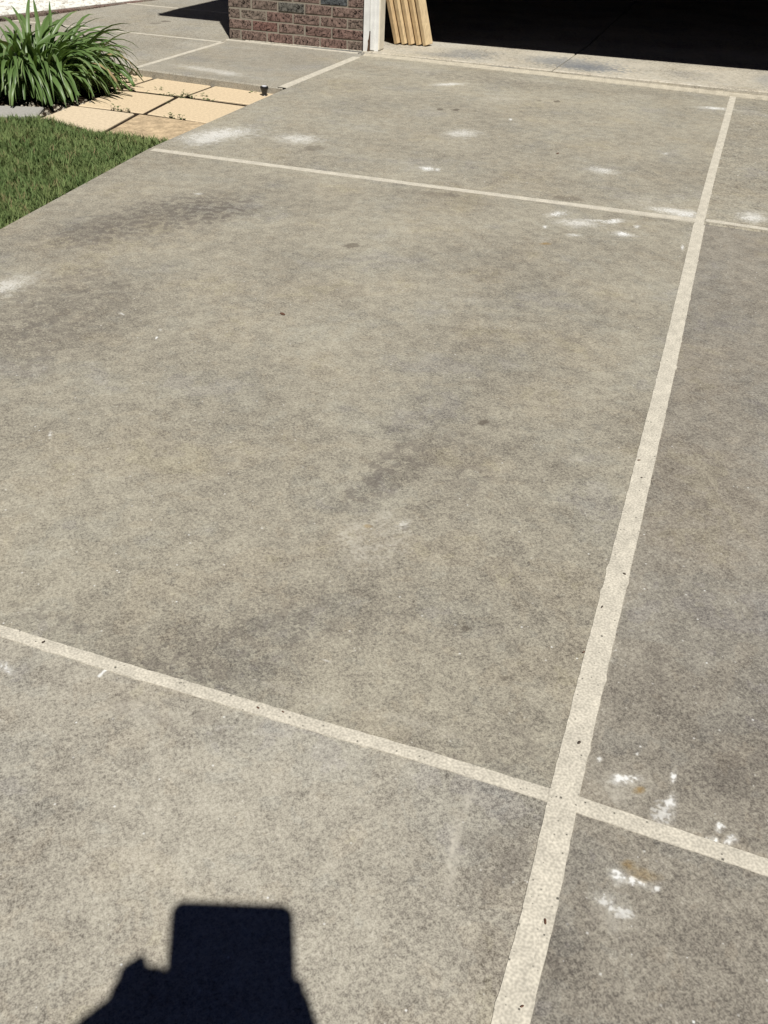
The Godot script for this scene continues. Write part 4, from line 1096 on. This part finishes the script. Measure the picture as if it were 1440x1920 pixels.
# ---------------------------------------------------------------- materials of the place
func make_materials() -> void:
	var cream := mat(Color.WHITE, 0.9, 0.25)
	var size := 1024                                                   # cream sealant with sand grain and pits
	var im := Image.create(size, size, false, Image.FORMAT_RGB8)
	var d := grey(noise(900, 0.22), size, size)
	var e := grey(noise(901, 0.02, 3), size, size)
	var bytes := PackedByteArray()
	bytes.resize(size * size * 3)
	var top := seen(216, 209, 194)
	for i in size * size:
		var v := 1.0 + (d[i] - 128) / 128.0 * 0.12 + (e[i] - 128) / 128.0 * 0.07
		bytes[i * 3] = int(clampf(top.r * v * 255, 0, 255)); bytes[i * 3 + 1] = int(clampf(top.g * v * 255, 0, 255)); bytes[i * 3 + 2] = int(clampf(top.b * v * 255, 0, 255))
	var r := RandomNumberGenerator.new()
	r.seed = 12
	for i in 3400:
		var x := r.randi_range(0, size - 4)
		var y := r.randi_range(0, size - 4)
		var big := r.randi_range(1, 2) if r.randf() < 0.93 else 3
		var f := r.randf_range(0.45, 0.9)
		for dy in big:
			for dx in big:
				var o := ((y + dy) * size + x + dx) * 3
				for k in 3: bytes[o + k] = int(bytes[o + k] * f)
	im = Image.create_from_data(size, size, false, Image.FORMAT_RGB8, bytes)
	triplanar(cream, ImageTexture.create_from_image(im), 1.35)
	M.sealant = cream
	var fil := mat(Color(0.93, 0.92, 0.90), 0.92, 0.2)
	M.fillet = triplanar(fil, cream.albedo_texture, 1.35)
	var coarse := grain(31, 256, [[0.03, 1.0, 3], [0.2, 0.6]], 0.72, 1.0)
	var fine := grain(32, 256, [[0.06, 0.6, 3], [0.35, 1.0]], 0.82, 1.0)
	M.paver = triplanar(mat(seen(255, 231, 195), 0.95, 0.2), fine, 0.35)
	M.paver_pale = triplanar(mat(seen(255, 234, 202), 0.95, 0.2), fine, 0.4)
	M.paver_dirty = triplanar(mat(seen(243, 216, 178), 0.95, 0.2), grain(33, 256, [[0.02, 1.0, 4], [0.08, 0.8, 2], [0.3, 0.5]], 0.70, 1.0), 0.5)
	M.soil = triplanar(mat(lin(0.065, 0.046, 0.032), 1.0, 0.1), grain(34, 256, [[0.05, 1.0, 3], [0.3, 1.0]], 0.45, 1.0), 0.3)
	M.thatch = triplanar(mat(lin(0.085, 0.06, 0.032), 1.0, 0.1), grain(35, 256, [[0.08, 1.0, 3], [0.4, 1.0]], 0.5, 1.0), 0.25)
	M.stone = triplanar(mat(lin(0.42, 0.405, 0.375), 0.95, 0.2), fine, 0.3)
	M.ground = triplanar(mat(lin(0.08, 0.095, 0.04), 1.0, 0.1), coarse, 3.0)
	M.mortar = triplanar(mat(lin(0.34, 0.30, 0.245), 1.0, 0.1), fine, 0.2)
	# bricks: dark wandering veins over a rough clay face
	var bs := 512
	var n1 := noise(41, 0.022, 2)
	n1.domain_warp_enabled = true
	n1.domain_warp_amplitude = 26.0
	n1.domain_warp_frequency = 0.014
	var va := n1.get_seamless_image(bs, bs, false, false, 0.1, true)
	va.convert(Image.FORMAT_L8)
	var vd := va.get_data()
	var fd := grey(noise(42, 0.16, 2), bs, bs)
	var cd := grey(noise(43, 0.02, 3), bs, bs)
	var out := PackedByteArray()
	out.resize(bs * bs)
	var hgt := PackedByteArray()
	hgt.resize(bs * bs)
	for i in bs * bs:
		var vein: float = absf(vd[i] - 128.0)
		var k := smoothstep(2.0, 20.0, vein)
		out[i] = int(clampf((0.26 + 0.60 * k + (fd[i] - 128) / 128.0 * 0.14 + (cd[i] - 128) / 128.0 * 0.20) * 255, 0, 255))
		hgt[i] = int(clampf((0.2 + 0.5 * k + (fd[i] - 128) / 128.0 * 0.25) * 255, 0, 255))
	var vt := ImageTexture.create_from_image(Image.create_from_data(bs, bs, false, Image.FORMAT_L8, out))
	var ht := ImageTexture.create_from_image(Image.create_from_data(bs, bs, false, Image.FORMAT_L8, hgt))
	M.bricks = []
	for c in [[0.270, 0.190, 0.160], [0.262, 0.172, 0.146], [0.268, 0.156, 0.132], [0.248, 0.190, 0.158], [0.28, 0.225, 0.185], [0.175, 0.165, 0.145], [0.135, 0.145, 0.150]]:
		var m := triplanar(mat(lin(c[0], c[1], c[2]), 0.95, 0.2), vt, 0.46)
		m.heightmap_enabled = true
		m.heightmap_texture = ht
		m.heightmap_scale = 0.25
		M.bricks.append(m)
	M.paint = triplanar(mat(lin(0.80, 0.80, 0.78), 0.6, 0.4), grain(36, 128, [[0.03, 1.0, 2], [0.3, 0.5]], 0.93, 1.0), 0.5)
	M.paint_cream = triplanar(mat(lin(0.78, 0.72, 0.60), 0.65, 0.35), M.paint.albedo_texture, 0.5)
	# old paint on wood: streaks along the board where it has flaked
	var ps := 256
	var pim := PackedByteArray()
	pim.resize(ps * ps * 3)
	var pn := noise(44, 0.05, 3)
	for y in ps:
		for x in ps:
			var v := pn.get_noise_2d(x * 0.35, y * 2.6) + 0.35 * pn.get_noise_2d(x * 2.0 + 300, y * 5.0)
			var bare := smoothstep(0.26, 0.40, v)
			var o := (y * ps + x) * 3
			var w := 0.93 + 0.05 * v
			pim[o] = int(lerpf(w, 0.62, bare) * 255); pim[o + 1] = int(lerpf(w, 0.58, bare) * 255); pim[o + 2] = int(lerpf(w * 0.99, 0.53, bare) * 255)
	M.paint_worn = triplanar(mat(lin(0.86, 0.86, 0.83), 0.7, 0.3), ImageTexture.create_from_image(Image.create_from_data(ps, ps, false, Image.FORMAT_RGB8, pim)), 0.6, false)
	M.old_wood = triplanar(mat(lin(0.12, 0.075, 0.05), 0.95, 0.1), fine, 0.2)
	# pine: grain lines along the board
	for y in ps:
		for x in ps:
			var v := pn.get_noise_2d(x * 3.4 + 6.0 * pn.get_noise_2d(x * 0.4, y * 0.5), y * 0.13 + 50)
			v = 0.86 + 0.30 * v + 0.05 * pn.get_noise_2d(x * 9.0, y * 1.2)
			var o := (y * ps + x) * 3
			pim[o] = int(clampf(v, 0, 1) * 255); pim[o + 1] = int(clampf(v * 0.97, 0, 1) * 255); pim[o + 2] = int(clampf(v * 0.92, 0, 1) * 255)
	var pt := ImageTexture.create_from_image(Image.create_from_data(ps, ps, false, Image.FORMAT_RGB8, pim))
	M.pine = []
	for c in [[0.70, 0.54, 0.34], [0.80, 0.65, 0.43], [0.77, 0.61, 0.40], [0.73, 0.57, 0.36], [0.80, 0.66, 0.45]]:
		M.pine.append(triplanar(mat(lin(c[0], c[1], c[2]), 0.75, 0.3), pt, 0.16, false))
	M.siding = mat(lin(0.55, 0.52, 0.47), 0.8, 0.3)
	M.dark_deck = triplanar(mat(lin(0.20, 0.14, 0.095), 0.9, 0.2), fine, 0.3)
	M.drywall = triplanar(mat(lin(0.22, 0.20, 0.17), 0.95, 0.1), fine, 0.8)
	M.shingle = triplanar(mat(lin(0.09, 0.08, 0.075), 0.95, 0.1), coarse, 0.5)
	M.grass = mat(Color.WHITE, 0.65, 0.3)
	M.grass.vertex_color_use_as_albedo = true
	M.grass.backlight_enabled = true
	M.grass.backlight = Color(0.35, 0.4, 0.2)
	M.lily = []
	for c in [[0.092, 0.150, 0.046], [0.118, 0.178, 0.060], [0.074, 0.125, 0.040], [0.150, 0.200, 0.082], [0.30, 0.22, 0.12]]:
		var m := mat(lin(c[0], c[1], c[2]), 0.42, 0.45)
		m.backlight_enabled = true
		m.backlight = Color(0.24, 0.32, 0.10)
		M.lily.append(m)
	M.weed = mat(lin(0.10, 0.13, 0.05), 0.7, 0.3)
	M.pebble = mat(Color.WHITE, 0.9, 0.2)
	M.pebble.vertex_color_use_as_albedo = true
	M.black_plastic = mat(lin(0.012, 0.012, 0.014), 0.35, 0.5)
	M.silver = mat(lin(0.62, 0.62, 0.66), 0.4, 0.5)
	M.husk = [mat(lin(0.12, 0.065, 0.045), 0.9, 0.2), mat(lin(0.07, 0.055, 0.045), 0.9, 0.2)]
	M.metal = mat(lin(0.08, 0.08, 0.085), 0.45, 0.5)
	M.screen = mat(lin(0.01, 0.01, 0.012), 0.1, 0.5)
	M.body = mat(Color.WHITE, 0.8, 0.3)
	M.body.vertex_color_use_as_albedo = true

func _ready() -> void:
	rng.seed = 2026
	# camera
	var cam := Camera3D.new()
	cam.name = "camera"
	cam.fov = 56.41
	cam.near = 0.02
	cam.far = 300.0
	add_child(cam)
	cam.transform = Transform3D(Basis(RT, UPV, BK).orthonormalized(), EYE)
	cam.current = true
	# sky and sun
	var env := Environment.new()
	env.background_mode = Environment.BG_SKY
	var sky_m := ProceduralSkyMaterial.new()
	sky_m.sky_top_color = Color(0.18, 0.23, 0.40)
	sky_m.sky_horizon_color = Color(0.34, 0.44, 0.62)
	sky_m.ground_bottom_color = Color(0.16, 0.15, 0.13)
	sky_m.ground_horizon_color = Color(0.34, 0.38, 0.45)
	sky_m.sun_angle_max = 2.0
	var sky := Sky.new()
	sky.sky_material = sky_m
	env.sky = sky
	env.background_energy_multiplier = 0.30
	env.tonemap_mode = Environment.TONE_MAPPER_LINEAR
	env.tonemap_exposure = 1.1
	env.sdfgi_enabled = true
	env.ssao_enabled = true
	env.ssil_enabled = true
	var we := WorldEnvironment.new()
	we.name = "environment"
	we.environment = env
	add_child(we)
	var sun := DirectionalLight3D.new()
	sun.name = "sun"
	sun.light_energy = 1.6
	sun.light_color = Color(1.0, 0.988, 0.958)
	sun.light_angular_distance = 0.6
	sun.shadow_enabled = true
	add_child(sun)
	sun.look_at_from_position(-SUN_DIR * 20.0, Vector3.ZERO, Vector3.UP)
	# the place
	make_materials()
	var ground := setting("ground")
	put(slab(lane(-150, -150, 150, 150), func(_q): return -0.14, 0.2, 0.01, Rect2(0, 0, 1, 1)), M.ground, "earth", ground)
	make_driveway()
	make_pavers()
	make_garage()
	make_porch()
	make_lawn()
	make_bed()
	make_boards()
	make_daylily()
	make_weeds()
	make_small_things()
	make_person()
